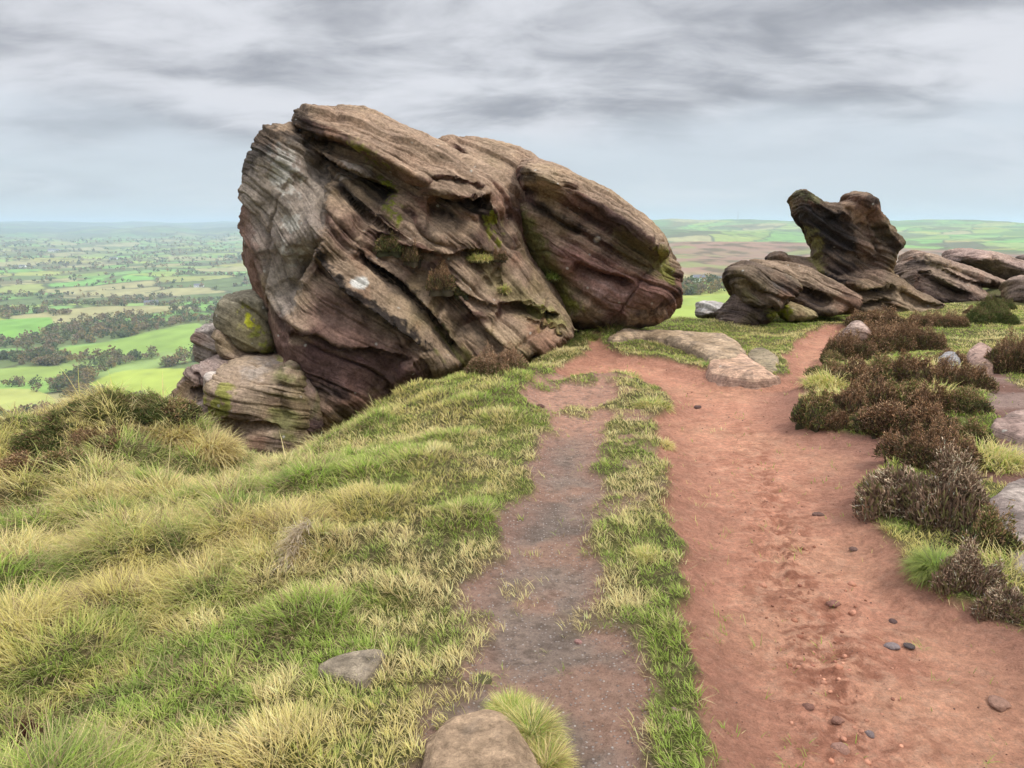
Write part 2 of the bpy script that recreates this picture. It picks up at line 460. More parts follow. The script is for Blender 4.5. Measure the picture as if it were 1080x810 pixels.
def far_colour(x, y, r):
    idh, ed = voronoi(x, y, 150., 71)
    az = np.degrees(np.arctan2(x, y))
    g = np.stack([.13 + .13 * idh, .22 + .08 * ((idh * 7.3) % 1), .055 + .03 * ((idh * 3.7) % 1)], -1).astype(np.float32)
    tan = ((idh * 5.1) % 1) > .8
    g[tan] = (.26, .24, .11)
    dk = ((idh * 11.3) % 1) > .84
    g[dk] = (.10, .13, .045)
    g = g * (1.12 + .30 * fbm(x / 34., y / 60., 0 * x, 4, 73))[..., None]
    # hedge banks
    g = mixc(g, (.07, .075, .035), (1 - sstep(3.2, 7., ed)) * .9)
    wood = wood_mask(x, y)
    g = mixc(g, (.10, .09, .045), wood * .7)
    g = mixc(g, (.045, .06, .035), sstep(6500, 8500, r) * (.45 + .4 * sstep(-.1, .3, fbm(x / 900., y / 900., 0 * x, 3, 178))))
    # heather moor on the right and tan knolls
    moor = sstep(6, 10, az) * sstep(980, 1100, r + 90 * gnoise(x / 200., y / 200., 0 * x, 77)) * (1 - sstep(1750, 1900, r))
    g = mixc(g, (.25, .15, .11), moor * .9); g = mixc(g, (.09, .075, .04), moor * sstep(-.05, .35, fbm(x / 60., y / 60., 0 * x, 4, 176)) * .8); g = mixc(g, (.20, .22, .08), moor * sstep(.25, .5, fbm(x / 110., y / 110., 0 * x + 3, 3, 177)) * .8)
    hillr = sstep(5, 9, az) * sstep(1900, 2300, r)
    n = fbm(x / 520., y / 700., 0 * x, 3, 78)
    g = mixc(g, (.12, .27, .07), hillr * .5 * sstep(-.3, .3, n))
    g = mixc(g, (.10, .11, .05), hillr * sstep(.25, .45, n) * .7)
    mot = (1 + .22 * fbm(x / 26., y / 48., 0 * x, 4, 173))[..., None]
    for p, c in FG:
        g = mixc(g, np.array(c) * mot, sstep(-2, 2, poly_sd(x, y, p)) * (r < 1500))
    # moorland slope below the edge
    n2 = fbm(x / 22., y / 22., 0 * x, 4, 79)
    mo = mixc(np.broadcast_to(np.array((.22, .17, .07), np.float32), g.shape), (.07, .055, .03), sstep(-.1, .35, n2))
    mo = mixc(mo, (.14, .20, .05), sstep(.2, .5, fbm(x / 9., y / 9., 0 * x, 3, 80)) * .6)
    lim = np.where(az > 4, 225., 440.)
    return mixc(g, mo, 1 - sstep(lim, lim * 1.06, r + 14 * n2))

def wood_mask(x, y):
    w = fbm(x / 330., y / 330., 0 * x + 2.2, 4, 75)
    az = np.degrees(np.arctan2(x, y)); r = np.hypot(x, y)
    m = sstep(.16, .24, w + .12 * sstep(2500, 4500, r) * (az < 3))
    m = m * (1 - sstep(6, 10, az) * sstep(900, 1100, r) * (1 - sstep(1800, 2000, r)) )
    for p, c in FG: m = m * (1 - sstep(-8, 0, poly_sd(x, y, p)) * (r < 1500))
    return m

# ------------------------------------------------------------------ one ground sheet, fine near the camera
def build_ground():
    fine = np.arange(-52, 52.001, .125)
    coarse = np.r_[np.arange(-180, -52, 4.), fine, np.arange(53, 180, 4.)]
    az = np.radians(coarse)
    rr = np.exp(np.r_[np.arange(math.log(.3), math.log(1.5), .03), np.arange(math.log(1.5), math.log(19.), .0034), np.arange(math.log(19.), math.log(400.), .011), np.arange(math.log(400.), math.log(19500.), .0085)])
    A, R = np.meshgrid(az, rr, indexing='ij')
    X = R * np.sin(A); Y = R * np.cos(A)
    x, y = X.ravel(), Y.ravel(); r = R.ravel()
    z = ground_z(x, y)
    nz_ = (r < 11) & (r > 1.2)
    pm_ = _raster(M_path, x[nz_], y[nz_]); ro_ = _raster(rough * M_red, x[nz_], y[nz_])
    e_ = np.abs(gnoise(x[nz_] * 17, y[nz_] * 26, 0 * x[nz_], 55)); f_ = gnoise(x[nz_] * 33, y[nz_] * 33, 0 * x[nz_], 56)
    z[nz_] += (f_ * .0022 + ro_ * ((.35 - e_) * .014 * sstep(-.1, .4, fbm(x[nz_] * 3, y[nz_] * 3, 0 * x[nz_], 2, 57)) + f_ * .004)) * pm_
    near = (x > RX0 + .1) & (x < RX1 - .2) & (y > RY0 + .1) & (y < RY1 - .2)
    na, nr = A.shape
    col = np.zeros((len(x), 3), np.float32)
    farm = r > 14
    col[farm] = far_colour(x[farm], y[farm], r[farm])
    # near surface
    soil = np.broadcast_to(np.array((.10, .09, .035), np.float32), (len(x), 3)).copy()
    nn = r < 30
    xs, ys = x[nn], y[nn]
    n1 = fbm(xs * 1.3, ys * 1.3, 0 * xs, 4, 91); n2 = fbm(xs * 11, ys * 11, 0 * xs, 3, 92)
    s = mixc(soil[nn], (.12, .13, .035), sstep(-.2, .3, n1)); s = mixc(s, (.20, .16, .075), sstep(.1, .5, n2) * .6)
    mr = _raster(M_red, xs, ys); mg = _raster(M_grey_bare, xs, ys); ms = _raster(M_side, xs, ys)
    redc = np.broadcast_to(np.array((.60, .295, .19), np.float32), s.shape)
    redc = mixc(redc, (.60, .32, .20), sstep(-.1, .5, n1) * .7)
    redc = mixc(redc, (.34, .135, .08), sstep(.05, .5, fbm(xs * 4.5, ys * 7, 0 * xs, 4, 93)) * (.28 + .5 * _raster(rough, xs, ys)))
    rg_ = _raster(rough, xs, ys)
    fine_ = fbm(xs * 16, ys * 24, 0 * xs, 4, 96)
    redc = mixc(redc, (.30, .12, .072), sstep(.06, .30, fine_ + .35 * fbm(xs * 2.4, ys * 2.4, 0 * xs, 3, 97)) * (.16 + .84 * rg_))
    redc = mixc(redc, (.62, .36, .24), sstep(.2, .5, -fine_) * .5)
    sdr = _raster(sd_red, xs, ys)
    redc = mixc(redc, (.34, .165, .11), (1 - sstep(.03, .45, sdr + .15 * n1)) * .6)
    # damp darker soil along the right bank
    rightdamp = sstep(1.6, 2.6, xs - .1 * (ys - 4)) * (1 - sstep(.2, 1.0, sdr + .3 * n1)) * (ys < 7.5)
    redc = mixc(redc, (.27, .14, .105), rightdamp * .75)
    greyc = np.broadcast_to(np.array((.30, .225, .175), np.float32), s.shape)
    greyc = mixc(greyc, (.20, .155, .125), sstep(.0, .45, fbm(xs * 1.8, ys * 1.8, 0 * xs + 4, 3, 94)) * .75)
    greyc = mixc(greyc, (.52, .29, .20), sstep(4.6, 6.6, ys + .9 * n1) * .9)
    sdg = _raster(sd_grey, xs, ys)
    greyc = mixc(greyc, (.15, .11, .085), sstep(.1, .45, fbm(xs * 14, ys * 18, 0 * xs, 4, 98)) * .55)
    greyc = mixc(greyc, (.44, .24, .16), sstep(.1, .5, n1 + .5 * fbm(xs * 3, ys * 3, 0 * xs + 7, 3, 99)) * .5)
    greyc = mixc(greyc, (.38, .21, .15), (1 - sstep(.0, .22, sdg + .12 * n1)) * .6)
    sidec = mixc(np.broadcast_to(np.array((.33, .23, .19), np.float32), s.shape), (.22, .12, .09), sstep(-.2, .3, n1))
    s = mixc(s, (.20, .15, .10), np.clip(mg + mr, 0, 1) * .5)
    gm = (mg * (1 - mr))
    s = s + (greyc - s) * gm[:, None]; s = s + (redc - s) * mr[:, None]; s = s + (sidec - s) * ms[:, None]
    w = sstep(16, 26, r[nn])[:, None]
    col[nn] = s * (1 - w) + col[nn] * w
    pm = np.zeros(len(x), np.float32); pm[nn] = np.clip(mr + mg + ms, 0, 1)
    gv = np.zeros(len(x), np.float32); gv[nn] = gm
    q = (np.arange(na)[:, None] * nr + np.arange(nr - 1)[None, :])
    nxt = (np.roll(np.arange(na), -1)[:, None] * nr + np.arange(nr - 1)[None, :])
    quads = np.stack([q, q + 1, nxt + 1, nxt], -1).reshape(-1, 4)[:, ::-1]
    V = np.c_[x, y, z]
    V = np.vstack([V, [[0, 0, float(ground_z(0, 0)[0])]]]); c0 = len(V) - 1
    tris = np.stack([np.full(na, c0), np.arange(na) * nr, np.roll(np.arange(na), -1) * nr], -1)[:, ::-1]
    me = make_mesh('ground', V, quads[:, ::-1][:, ::-1], tris)
    set_col(me, np.vstack([col, col[-1:]])); set_float(me, np.r_[pm, 0], 'path'); set_float(me, np.r_[gv, 0], 'gravelly')
    set_float(me, np.r_[(r < 30).astype(float), 1], 'near')
    m, nt, b = new_mat('ground_surface')
    tc = N(nt, 'ShaderNodeNewGeometry').outputs['Position']
    c = attr(nt, 'col'); pa = fattr(nt, 'path'); gr = fattr(nt, 'gravelly'); ne = fattr(nt, 'near')
    f1 = noise_(nt, tc, 34, 8, .72); f2 = noise_(nt, tc, 160, 4, .7); f0 = noise_(nt, tc, 7, 5, .6)
    k = math_(nt, 'ADD', math_(nt, 'MULTIPLY', f1, .7), math_(nt, 'MULTIPLY', f2, .5))
    k = maprange(nt, k, .34, .86, .45, 1.6)
    k = math_(nt, 'MULTIPLY', k, maprange(nt, f0, .3, .7, .86, 1.14))
    k2 = math_(nt, 'ADD', math_(nt, 'MULTIPLY', math_(nt, 'SUBTRACT', k, 1.), ne), 1.)
    cc = N(nt, 'ShaderNodeVectorMath', operation='SCALE'); L(nt, c, cc.inputs[0]); L(nt, k2, cc.inputs['Scale'])
    # pale grit on the trodden soil
    vo = N(nt, 'ShaderNodeTexVoronoi'); L(nt, tc, vo.inputs['Vector']); vo.inputs['Scale'].default_value = 62
    sel = N(nt, 'ShaderNodeSeparateColor'); L(nt, vo.outputs['Color'], sel.inputs[0])
    spot = math_(nt, 'MULTIPLY', maprange(nt, vo.outputs['Distance'], .34, .20, 0, 1), math_(nt, 'GREATER_THAN', sel.outputs[0], .5))
    spot = math_(nt, 'MULTIPLY', spot, math_(nt, 'ADD', math_(nt, 'MULTIPLY', gr, .85), math_(nt, 'MULTIPLY', pa, .10)))
    pc = mix(nt, sel.outputs[1], (.66, .58, .52), (.22, .17, .15))
    fin = mix(nt, spot, cc.outputs[0], pc)
    L(nt, fin, b.inputs['Base Color']); b.inputs['Roughness'].default_value = .95
    b.inputs['Specular IOR Level'].default_value = .12
    hh = math_(nt, 'ADD', math_(nt, 'MULTIPLY', f1, 1.), math_(nt, 'ADD', math_(nt, 'MULTIPLY', f2, .35), math_(nt, 'MULTIPLY', spot, .25)))
    hh = math_(nt, 'MULTIPLY', hh, ne)
    L(nt, bump(nt, hh, 1., .05), b.inputs['Normal'])
    g = link('ground', me, m); tag(g, kind='structure')
    return g
# ================================================================== ROCKS
def surface_nets(F, org, h):
    """F>0 inside; returns vertices and quads"""
    S = F > 0
    nx, ny, nz = F.shape
    c = np.zeros((nx - 1, ny - 1, nz - 1), np.int8)
    for a in (0, 1):
        for b in (0, 1):
            for d in (0, 1):
                c += S[a:nx - 1 + a, b:ny - 1 + b, d:nz - 1 + d]
    act = (c > 0) & (c < 8)
    I = np.argwhere(act); idx = np.full(act.shape, -1, np.int32); idx[act] = np.arange(len(I))
    acc = np.zeros((len(I), 3)); cnt = np.zeros(len(I))
    corners = [(a, b, d) for a in (0, 1) for b in (0, 1) for d in (0, 1)]
    for A in corners:
        for ax in range(3):
            if A[ax]: continue
            B = list(A); B[ax] = 1
            fa = F[I[:, 0] + A[0], I[:, 1] + A[1], I[:, 2] + A[2]].astype(float); fb = F[I[:, 0] + B[0], I[:, 1] + B[1], I[:, 2] + B[2]].astype(float)
            m = (fa > 0) != (fb > 0)
            t = np.where(m, fa / np.where(m, fa - fb, 1), 0)
            p = np.broadcast_to(np.array(A, float), (len(I), 3)).copy(); p[:, ax] += t
            acc[m] += p[m]; cnt[m] += 1
    V = (I + acc / cnt[:, None]) * h + np.array(org)
    Q = []
    for ax in range(3):
        o1, o2 = [(1, 2), (2, 0), (0, 1)][ax]
        sl0 = [slice(1, n - 1) for n in F.shape]; sl1 = list(sl0)
        sl0[ax] = slice(0, F.shape[ax] - 1); sl1[ax] = slice(1, F.shape[ax])
        s0, s1 = S[tuple(sl0)], S[tuple(sl1)]
        E = np.argwhere(s0 != s1); 
        if not len(E): continue
        off = np.ones(3, int); off[ax] = 0; base = E + off
        ins = s0[tuple(E.T)]
        def g(d1, d2):
            q = base.copy(); q[:, o1] -= d1; q[:, o2] -= d2
            return idx[q[:, 0], q[:, 1], q[:, 2]]
        q = np.stack([g(0, 0), g(1, 0), g(1, 1), g(0, 1)], 1)
        q[~ins] = q[~ins][:, ::-1]
        Q.append(q)
    return V, np.concatenate(Q)

def subsurf(V, Q, lv=1):
    me = make_mesh('tmp', V, Q); o = bpy.data.objects.new('tmp', me); ROOT.objects.link(o)
    md = o.modifiers.new('s', 'SUBSURF'); md.levels = lv; md.render_levels = lv
    dg = bpy.context.evaluated_depsgraph_get()
    me2 = bpy.data.meshes.new_from_object(o.evaluated_get(dg))
    bpy.data.objects.remove(o); bpy.data.meshes.remove(me)
    return me2

def rock_material():
    m, nt, b = new_mat('gritstone')
    c = attr(nt, 'col'); bed = attr(nt, 'bed', True); pos = N(nt, 'ShaderNodeTexCoord').outputs['Object']
    st = noise_(nt, mapping(nt, bed, (13, 1.1, 1.1)), 1.0, 7, .68, .35)
    st2 = noise_(nt, mapping(nt, bed, (42, 2.6, 2.6)), 1.0, 5, .65, .4)
    gr = noise_(nt, pos, 26, 9, .72); gr2 = noise_(nt, pos, 150, 7, .75); bl = noise_(nt, pos, 3.2, 5, .6)
    ln = fattr(nt, 'lined'); md_ = noise_(nt, pos, 9, 6, .7)
    stm = math_(nt, 'ADD', math_(nt, 'MULTIPLY', math_(nt, 'SUBTRACT', maprange(nt, st, .32, .68, .6, 1.35), 1.), math_(nt, 'ADD', math_(nt, 'MULTIPLY', ln, .75), .3)), 1.)
    k = math_(nt, 'MULTIPLY', math_(nt, 'MULTIPLY', stm, maprange(nt, md_, .3, .7, .74, 1.26)), maprange(nt, gr, .32, .68, .55, 1.4))
    k = math_(nt, 'MULTIPLY', k, maprange(nt, st2, .3, .7, .86, 1.14))
    k = math_(nt, 'MULTIPLY', k, maprange(nt, bl, .3, .7, .85, 1.15))
    cc = N(nt, 'ShaderNodeVectorMath', operation='SCALE'); L(nt, c, cc.inputs[0]); L(nt, k, cc.inputs['Scale'])
    sc_ = N(nt, 'ShaderNodeVectorMath', operation='SCALE'); L(nt, cc.outputs[0], sc_.inputs[0]); L(nt, maprange(nt, gr2, .3, .7, .72, 1.28), sc_.inputs['Scale']); cc = sc_
    # small pale lichen
    vo = N(nt, 'ShaderNodeTexVoronoi'); L(nt, pos, vo.inputs['Vector']); vo.inputs['Scale'].default_value = 7
    sel = N(nt, 'ShaderNodeSeparateColor'); L(nt, vo.outputs['Color'], sel.inputs[0])
    d = math_(nt, 'ADD', vo.outputs['Distance'], math_(nt, 'MULTIPLY', gr, .35))
    sp = math_(nt, 'MULTIPLY', maprange(nt, d, .33, .26, 0, 1), math_(nt, 'GREATER_THAN', sel.outputs[0], .86))
    col = mix(nt, math_(nt, 'MULTIPLY', sp, .75), cc.outputs[0], (.46, .44, .38))
    L(nt, col, b.inputs['Base Color']); b.inputs['Roughness'].default_value = .9
    b.inputs['Specular IOR Level'].default_value = .06
    h = math_(nt, 'ADD', math_(nt, 'MULTIPLY', math_(nt, 'MULTIPLY', st, math_(nt, 'ADD', ln, .35)), 1.4), math_(nt, 'ADD', math_(nt, 'MULTIPLY', st2, .7), math_(nt, 'ADD', math_(nt, 'MULTIPLY', gr, .7), math_(nt, 'MULTIPLY', gr2, .32))))
    L(nt, bump(nt, h, 1.0, .035), b.inputs['Normal'])
    return m
MAT_ROCK = rock_material()

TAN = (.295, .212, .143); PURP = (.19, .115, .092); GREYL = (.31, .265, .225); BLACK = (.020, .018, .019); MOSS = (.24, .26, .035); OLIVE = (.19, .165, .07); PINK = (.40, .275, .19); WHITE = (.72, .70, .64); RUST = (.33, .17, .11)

def rock(name, label, cat, lobes, steps=(), beds=None, angle=32, patches=(), h=.03, sub=1, amp=1.0, base=TAN, base2=PURP,
         bury=None, group=None, seed=1, streak=.6, ydip=.25, lift=0.):
    """lobes: dict(poly=px outline, Y, T, R, p, a, b, back); steps: (px polyline, depth, width, lip)"""
    Ls = []
    for l in lobes:
        l = dict(dict(p=2.0, a=0., b=0., T=.8, R=.6, tb=None), **l)
        pp = smooth_poly(l['poly'], l.get('sm', 2)); c = pp.mean(0)
        cx, cy, cz = P(c[0], c[1], l['Y'])
        dx, dy, dz = ray(pp[:, 0], pp[:, 1])
        # plane y = Y + a (x-cx) + b (z-cz)
        t = (l['Y'] - l['a'] * cx + l['b'] * (CAM_H - cz)) / (dy - l['a'] * dx - l['b'] * dz)
        l['xz'] = np.c_[dx * t, CAM_H + dz * t + lift]; l['cx'] = cx; l['cz'] = cz + lift
        Ls.append(l)
    allp = np.vstack([l['xz'] for l in Ls]); pad = 3 * h + .05
    x0, z0 = allp.min(0) - pad; x1, z1 = allp.max(0) + pad
    ys = []
    for l in Ls:
        e = abs(l['a']) * (np.ptp(l['xz'][:, 0])) * .6 + abs(l['b']) * (np.ptp(l['xz'][:, 1])) * .6
        ys += [l['Y'] - l['T'] - e, l['Y'] + (l['tb'] or l['T']) + e]
    y0, y1 = min(ys) - pad, max(ys) + pad
    xs = np.arange(x0, x1, h); yv = np.arange(y0, y1, h); zs = np.arange(z0, z1, h)
    X, Z = np.meshgrid(xs, zs, indexing='ij')
    lowf = fbm(X * 1.3 + seed, Z * 1.3, 0 * X + seed, 3, seed) * .14
    front = np.full(X.shape, 1e9)
    for l in Ls:
        d = poly_sd(X, Z, l['xz'])
        l['A'] = np.maximum(0, (l['R'] - d) / l['R'])
        l['yc'] = l['Y'] + l['a'] * (X - l['cx']) + l['b'] * (Z - l['cz'])
        l['Tf'] = l['T'] * (1 + lowf)
        t = l['Tf'] * np.power(np.clip(1 - l['A'] ** l['p'], 0, 1), 1 / l['p'])
        front = np.minimum(front, np.where(d > 0, l['yc'] - t, 1e9))
    ymid = np.mean([l['Y'] for l in Ls])
    front = np.where(front > 1e8, ymid, front)
    def feat(pts, sm=1, closed=False):
        p = smooth_poly(pts, sm, closed) if len(pts) > 2 and sm else np.asarray(pts, float)
        Yq = np.full(len(p), ymid)
        for k in range(6):
            x, y, z = P(p[:, 0], p[:, 1], Yq)
            i = np.clip(((x - x0) / h).astype(int), 0, len(xs) - 1); j = np.clip(((z + lift - z0) / h).astype(int), 0, len(zs) - 1)
            Yq = .5 * Yq + .5 * front[i, j]
        return np.c_[x, z + lift]
    rec = np.zeros(X.shape)
    for s in steps:
        pts, dep, w = s[0], s[1], s[2]; lip = s[3] if len(s) > 3 else .0
        pl = feat(pts, 2)
        wob = gnoise(X * 3, Z * 3, 0 * X, seed + 9) * .035
        d, side, par = line_sd(X + wob, Z - wob, pl)
        tap = np.clip(np.minimum(par * 7, (1 - par) * 7), 0, 1); tap = tap * tap * (3 - 2 * tap)
        if dep < 0:                                   # symmetric crack
            rec += -dep * np.exp(-(d / w) ** 2) * tap
        else:                                         # ledge: the ground below the line (right of travel) steps back
            below = -side * d
            dep = dep * 1.6 if h > .015 else dep
            rec += dep * tap * np.exp(-np.clip(below, 0, 9) / w) * sstep(-.014, .014, below)
            if lip: rec -= lip * tap * np.exp(-np.clip(-below, 0, 9) / (w * .6)) * sstep(.014, -.014, below)
    F = np.full((len(xs), len(yv), len(zs)), -9., np.float32)
    Yg = yv[None, :, None].astype(np.float32)
    for l in Ls:
        yc = l['yc'].astype(np.float32)[:, None, :]; Tf = l['Tf'].astype(np.float32)[:, None, :]
        dy = yc - Yg
        rc = rec.astype(np.float32)[:, None, :]
        b_ = np.where(dy > 0, np.maximum(dy + rc, 0) / Tf, -dy / np.float32(l['tb'] or l['T']))
        a_ = l['A'].astype(np.float32)[:, None, :]
        p = l['p']
        if p == 2.0: q = np.sqrt(a_ * a_ + b_ * b_)
        else: q = np.power(np.power(a_, p) + np.power(b_, p), 1 / p)
        f = (1 - q) * min(l['R'], l['T'])
        F = np.maximum(F, f)
    F[0] = F[-1] = -1; F[:, 0] = F[:, -1] = -1; F[:, :, 0] = F[:, :, -1] = -1
    V, Q = surface_nets(F, (x0, y0, z0), h)
    del F
    me = subsurf(V, Q, sub) if sub else make_mesh('r', V, Q)
    n = len(me.vertices)
    V = np.empty(n * 3, np.float32); me.vertices.foreach_get('co', V); V = V.reshape(-1, 3).astype(float)
    Nn = np.empty(n * 3, np.float32); me.vertex_normals.foreach_get('vector', Nn); Nn = Nn.reshape(-1, 3)
    x, y, z = V.T
    # bedding coordinate
    if beds:
        pts, val = [], []
        for lv, tr in beds:
            q = feat(tr, 1); pts.append(q); val.append(np.full(len(q), lv))
        pts = np.vstack(pts); val = np.concatenate(val)
        bt = TPS(pts, val, .02); s = bt(x, z)
    else:
        a = math.radians(angle); s = x * math.sin(a) + z * math.cos(a)
    s = s + ydip * (y - ymid) + .06 * fbm(x * .7 + 5, y * .7, z * .7, 3, seed + 3) + .018 * fbm(x * 2.6, y * 2.6, z * 2.6 + 5, 2, seed + 4)
    tt = x * math.cos(math.radians(angle)) - z * math.sin(math.radians(angle))
    f = 1.0
    g1 = gnoise(s * 4.2, tt * .45, y * .45, seed + 21); g2 = gnoise(s * 12 + 3, tt * .7, y * .7, seed + 22); g3 = gnoise(s * 29 + 3, tt * 1.1, y * 1.1, seed + 23)
    mod = sstep(-.12, .32, fbm(x * .8, y * .8, z * .8 + seed, 3, seed + 30))
    D = -(1 - sstep(0, .10, np.abs(g1))) * .036 * (.45 + .55 * mod) - (1 - sstep(0, .16, np.abs(g2))) * .020 * (.08 + 1.1 * mod) + g1 * .016 + g2 * .010 * (.15 + mod) + g3 * .008 * (.1 + mod)
    D += fbm(x * 2.2, y * 2.2, z * 2.2, 4, seed + 40) * .030 + fbm(x * 9, y * 9, z * 9, 3, seed + 44) * .009
    lays = []
    # bedding layers: each overhangs the one beneath it by a crisp ledge
    for fq, A_, sd_ in ((2.1, .115, 71), (5.6, .032, 72), (13., .010, 73)):
        ph_ = s * fq + .35 * gnoise(tt * .5, y * .5, s * .4, seed + sd_) + sd_
        ly = np.floor(ph_); fr = ph_ - ly
        am = _pt[(ly.astype(int) * 7 + seed) & 255] / 255.
        am = (.25 + .9 * am) * sstep(-.10, .22, gnoise(tt * .55 + ly * 3.7, y * .5, ly * 1.3, seed + sd_ + 3) + (.12 if fq < 3 else -.02))
        lays.append(_pt[(ly.astype(int) * 13 + 5 + seed) & 255] / 255.)
        D += A_ * am * ((1 - fr) * sstep(0, .10 + .03 * fq / 5, fr) - .45)
    # joints across the bedding
    j1 = gnoise(tt * 1.1 + .25 * s + 7, s * .5, y * .3, seed + 50)
    D -= (1 - sstep(0, .03, np.abs(j1))) * .05 * sstep(0, .3, gnoise(x * .8, y * .8, z * .8, seed + 51))
    V2 = V + Nn * (D * amp)[:, None]
    me.vertices.foreach_set('co', V2.astype(np.float32).ravel())
    # colour
    nz = Nn[:, 2]
    cn = fbm(x * 1.1, y * 1.1, z * 1.1, 4, seed + 60)
    sn = gnoise(s * 3.3, tt * .35, y * .35, seed + 61); sn2 = gnoise(s * 9, tt * .6, y * .6, seed + 62)
    col = np.broadcast_to(np.array(base, np.float32), (n, 3)).copy()
    col = mixc(col, base2, sstep(-.25, .35, cn + .5 * sn))
    lv_ = sstep(.2, .9, .6 * lays[0] + .4 * lays[1] + .25 * cn)
    col = mixc(col, np.array(base2) * .62, lv_ * .55)
    col = mixc(col, RUST, sstep(.1, .5, fbm(x * 1.6, y * 1.6, z * 1.6 + 9, 3, seed + 63)) * .35)
    col = mixc(col, BLACK, sstep(.12, .5, sn2 + .35 * sn - .05) * streak * .75)
    col = mixc(col, (.25, .20, .085), sstep(.0, .5, fbm(x * .8, y * .8, z * .8 + 4, 3, seed + 65)) * .4)
    # exposed tops are weathered to a pale tan lichen skin
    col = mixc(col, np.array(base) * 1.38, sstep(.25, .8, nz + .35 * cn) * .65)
    lw = fbm(x * 4, y * 4, z * 4, 4, seed + 66)
    hw = fbm(x * 13, y * 13, z * 13, 3, seed + 67)
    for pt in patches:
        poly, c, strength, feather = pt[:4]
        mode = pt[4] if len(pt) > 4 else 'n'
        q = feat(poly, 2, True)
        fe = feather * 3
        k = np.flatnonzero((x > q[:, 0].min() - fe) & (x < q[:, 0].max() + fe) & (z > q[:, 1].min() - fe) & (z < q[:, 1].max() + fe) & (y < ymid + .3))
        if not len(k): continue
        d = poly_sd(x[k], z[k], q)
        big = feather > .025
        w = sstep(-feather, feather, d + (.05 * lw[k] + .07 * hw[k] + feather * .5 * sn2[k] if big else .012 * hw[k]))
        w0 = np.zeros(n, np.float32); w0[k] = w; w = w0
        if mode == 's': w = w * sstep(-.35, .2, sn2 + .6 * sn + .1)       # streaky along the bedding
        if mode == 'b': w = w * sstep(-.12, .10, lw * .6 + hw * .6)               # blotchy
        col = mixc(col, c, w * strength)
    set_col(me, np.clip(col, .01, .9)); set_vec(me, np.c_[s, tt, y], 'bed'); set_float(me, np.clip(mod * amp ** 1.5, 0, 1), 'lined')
    me.polygons.foreach_set('use_smooth', np.ones(len(me.polygons), bool))
    me.name = name
    # origin at the base of the stone
    ox, oy = float(V2[:, 0].mean()), float(V2[:, 1].mean()); oz = float(V2[:, 2].min())
    co = V2 - np.array([ox, oy, oz]); me.vertices.foreach_set('co', co.astype(np.float32).ravel()); me.update()
    o = link(name, me, MAT_ROCK); o.location = (ox, oy, oz)
    tag(o, label, cat, group, 'thing')
    return o

STONES = []
def slab(name, label, cat, poly, H, R, col, col2, tilt=(0, 0), seed=1, res=.012, lift=.0, side=None, lines=0, la=0., dmax=14.):
    """low stone bedded in the ground: its own height over the turf, chipped rim and layered sides"""
    pp = smooth_poly(poly, 1)
    dx, dy, dz = ray(pp[:, 0], pp[:, 1]); g = np.zeros(len(pp))
    for _ in range(8):                                    # outline lies half way up the stone
        t = (g + H * .55 + lift - CAM_H) / dz; x, y = dx * t, dy * t; g = .5 * g + .5 * ground_z(x, np.minimum(y, dmax))
    y = np.minimum(y, dmax); STONES.append(np.c_[x, y])
    P2 = np.c_[x, y]; c = P2.mean(0)
    xs = np.arange(P2[:, 0].min() - .04, P2[:, 0].max() + .04, res); ys = np.arange(P2[:, 1].min() - .04, P2[:, 1].max() + .04, res)
    X, Y = np.meshgrid(xs, ys, indexing='ij')
    wob = fbm(X * 5, Y * 5, 0 * X, 3, seed) * R * .25
    d = poly_sd(X, Y, P2) + wob * .6
    a = np.clip((R - d) / R, 0, 1.3)
    prof = np.where(a < 1, (1 - np.clip(a, 0, 1) ** 2.6) ** (1 / 2.6), -(a - 1) * 4)
    # layered: the rim steps down in little ledges
    q = prof * 3 + .3 * gnoise(X * 4, Y * 4, 0 * X, seed + 3); st = (np.floor(q) + sstep(.25, .8, q - np.floor(q))) / 3
    prof = np.where(a < 1, .6 * prof + .4 * np.clip(st, 0, 1), prof)
    base = ground_z(c[0], c[1])[0]
    ca, sa = math.cos(la), math.sin(la); U = (X * ca + Y * sa)
    relief = fbm(X * 3, Y * 3, 0 * X, 3, seed + 5) * .12 * H + fbm(X * 14, Y * 14, 0 * X, 3, seed + 6) * .035 * min(H, .12)
    if lines: relief -= (1 - sstep(0, .18, np.abs(gnoise(U * lines, (Y * ca - X * sa) * .8, 0 * X, seed + 8)))) * .10 * H
    gz = ground_z(X.ravel(), Y.ravel()).reshape(X.shape)
    bz = .5 * gz + .5 * base
    Z = bz + lift + prof * (H + (X - c[0]) * tilt[0] + (Y - c[1]) * tilt[1]) + relief * (a < 1)
    Z = np.maximum(Z, gz - .06)
    keep = d > -.05 * 1
    idx = np.full(X.shape, -1, int); idx[keep] = np.arange(keep.sum())
    q = np.stack([idx[:-1, :-1], idx[1:, :-1], idx[1:, 1:], idx[:-1, 1:]], -1).reshape(-1, 4); q = q[(q >= 0).all(1)]
    V = np.c_[X[keep], Y[keep], Z[keep]]; o0 = np.array([c[0], c[1], base])
    x, y, z = V.T; n = len(V)
    C = mixc(np.broadcast_to(np.array(col, np.float32), (n, 3)), col2, sstep(-.2, .35, fbm(x * 2.5, y * 2.5, z * 2.5, 4, seed + 10)))
    C = mixc(C, (.10, .085, .07), sstep(.1, .45, fbm(x * 7, y * 7, z * 3, 4, seed + 11)) * .45)
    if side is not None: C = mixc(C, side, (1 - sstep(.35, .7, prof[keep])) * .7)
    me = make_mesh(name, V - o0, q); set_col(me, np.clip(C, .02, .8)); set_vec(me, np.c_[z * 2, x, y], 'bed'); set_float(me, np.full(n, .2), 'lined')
    o = link(name, me, MAT_ROCK); o.location = tuple(o0); tag(o, label, cat, None, 'thing')
    return o
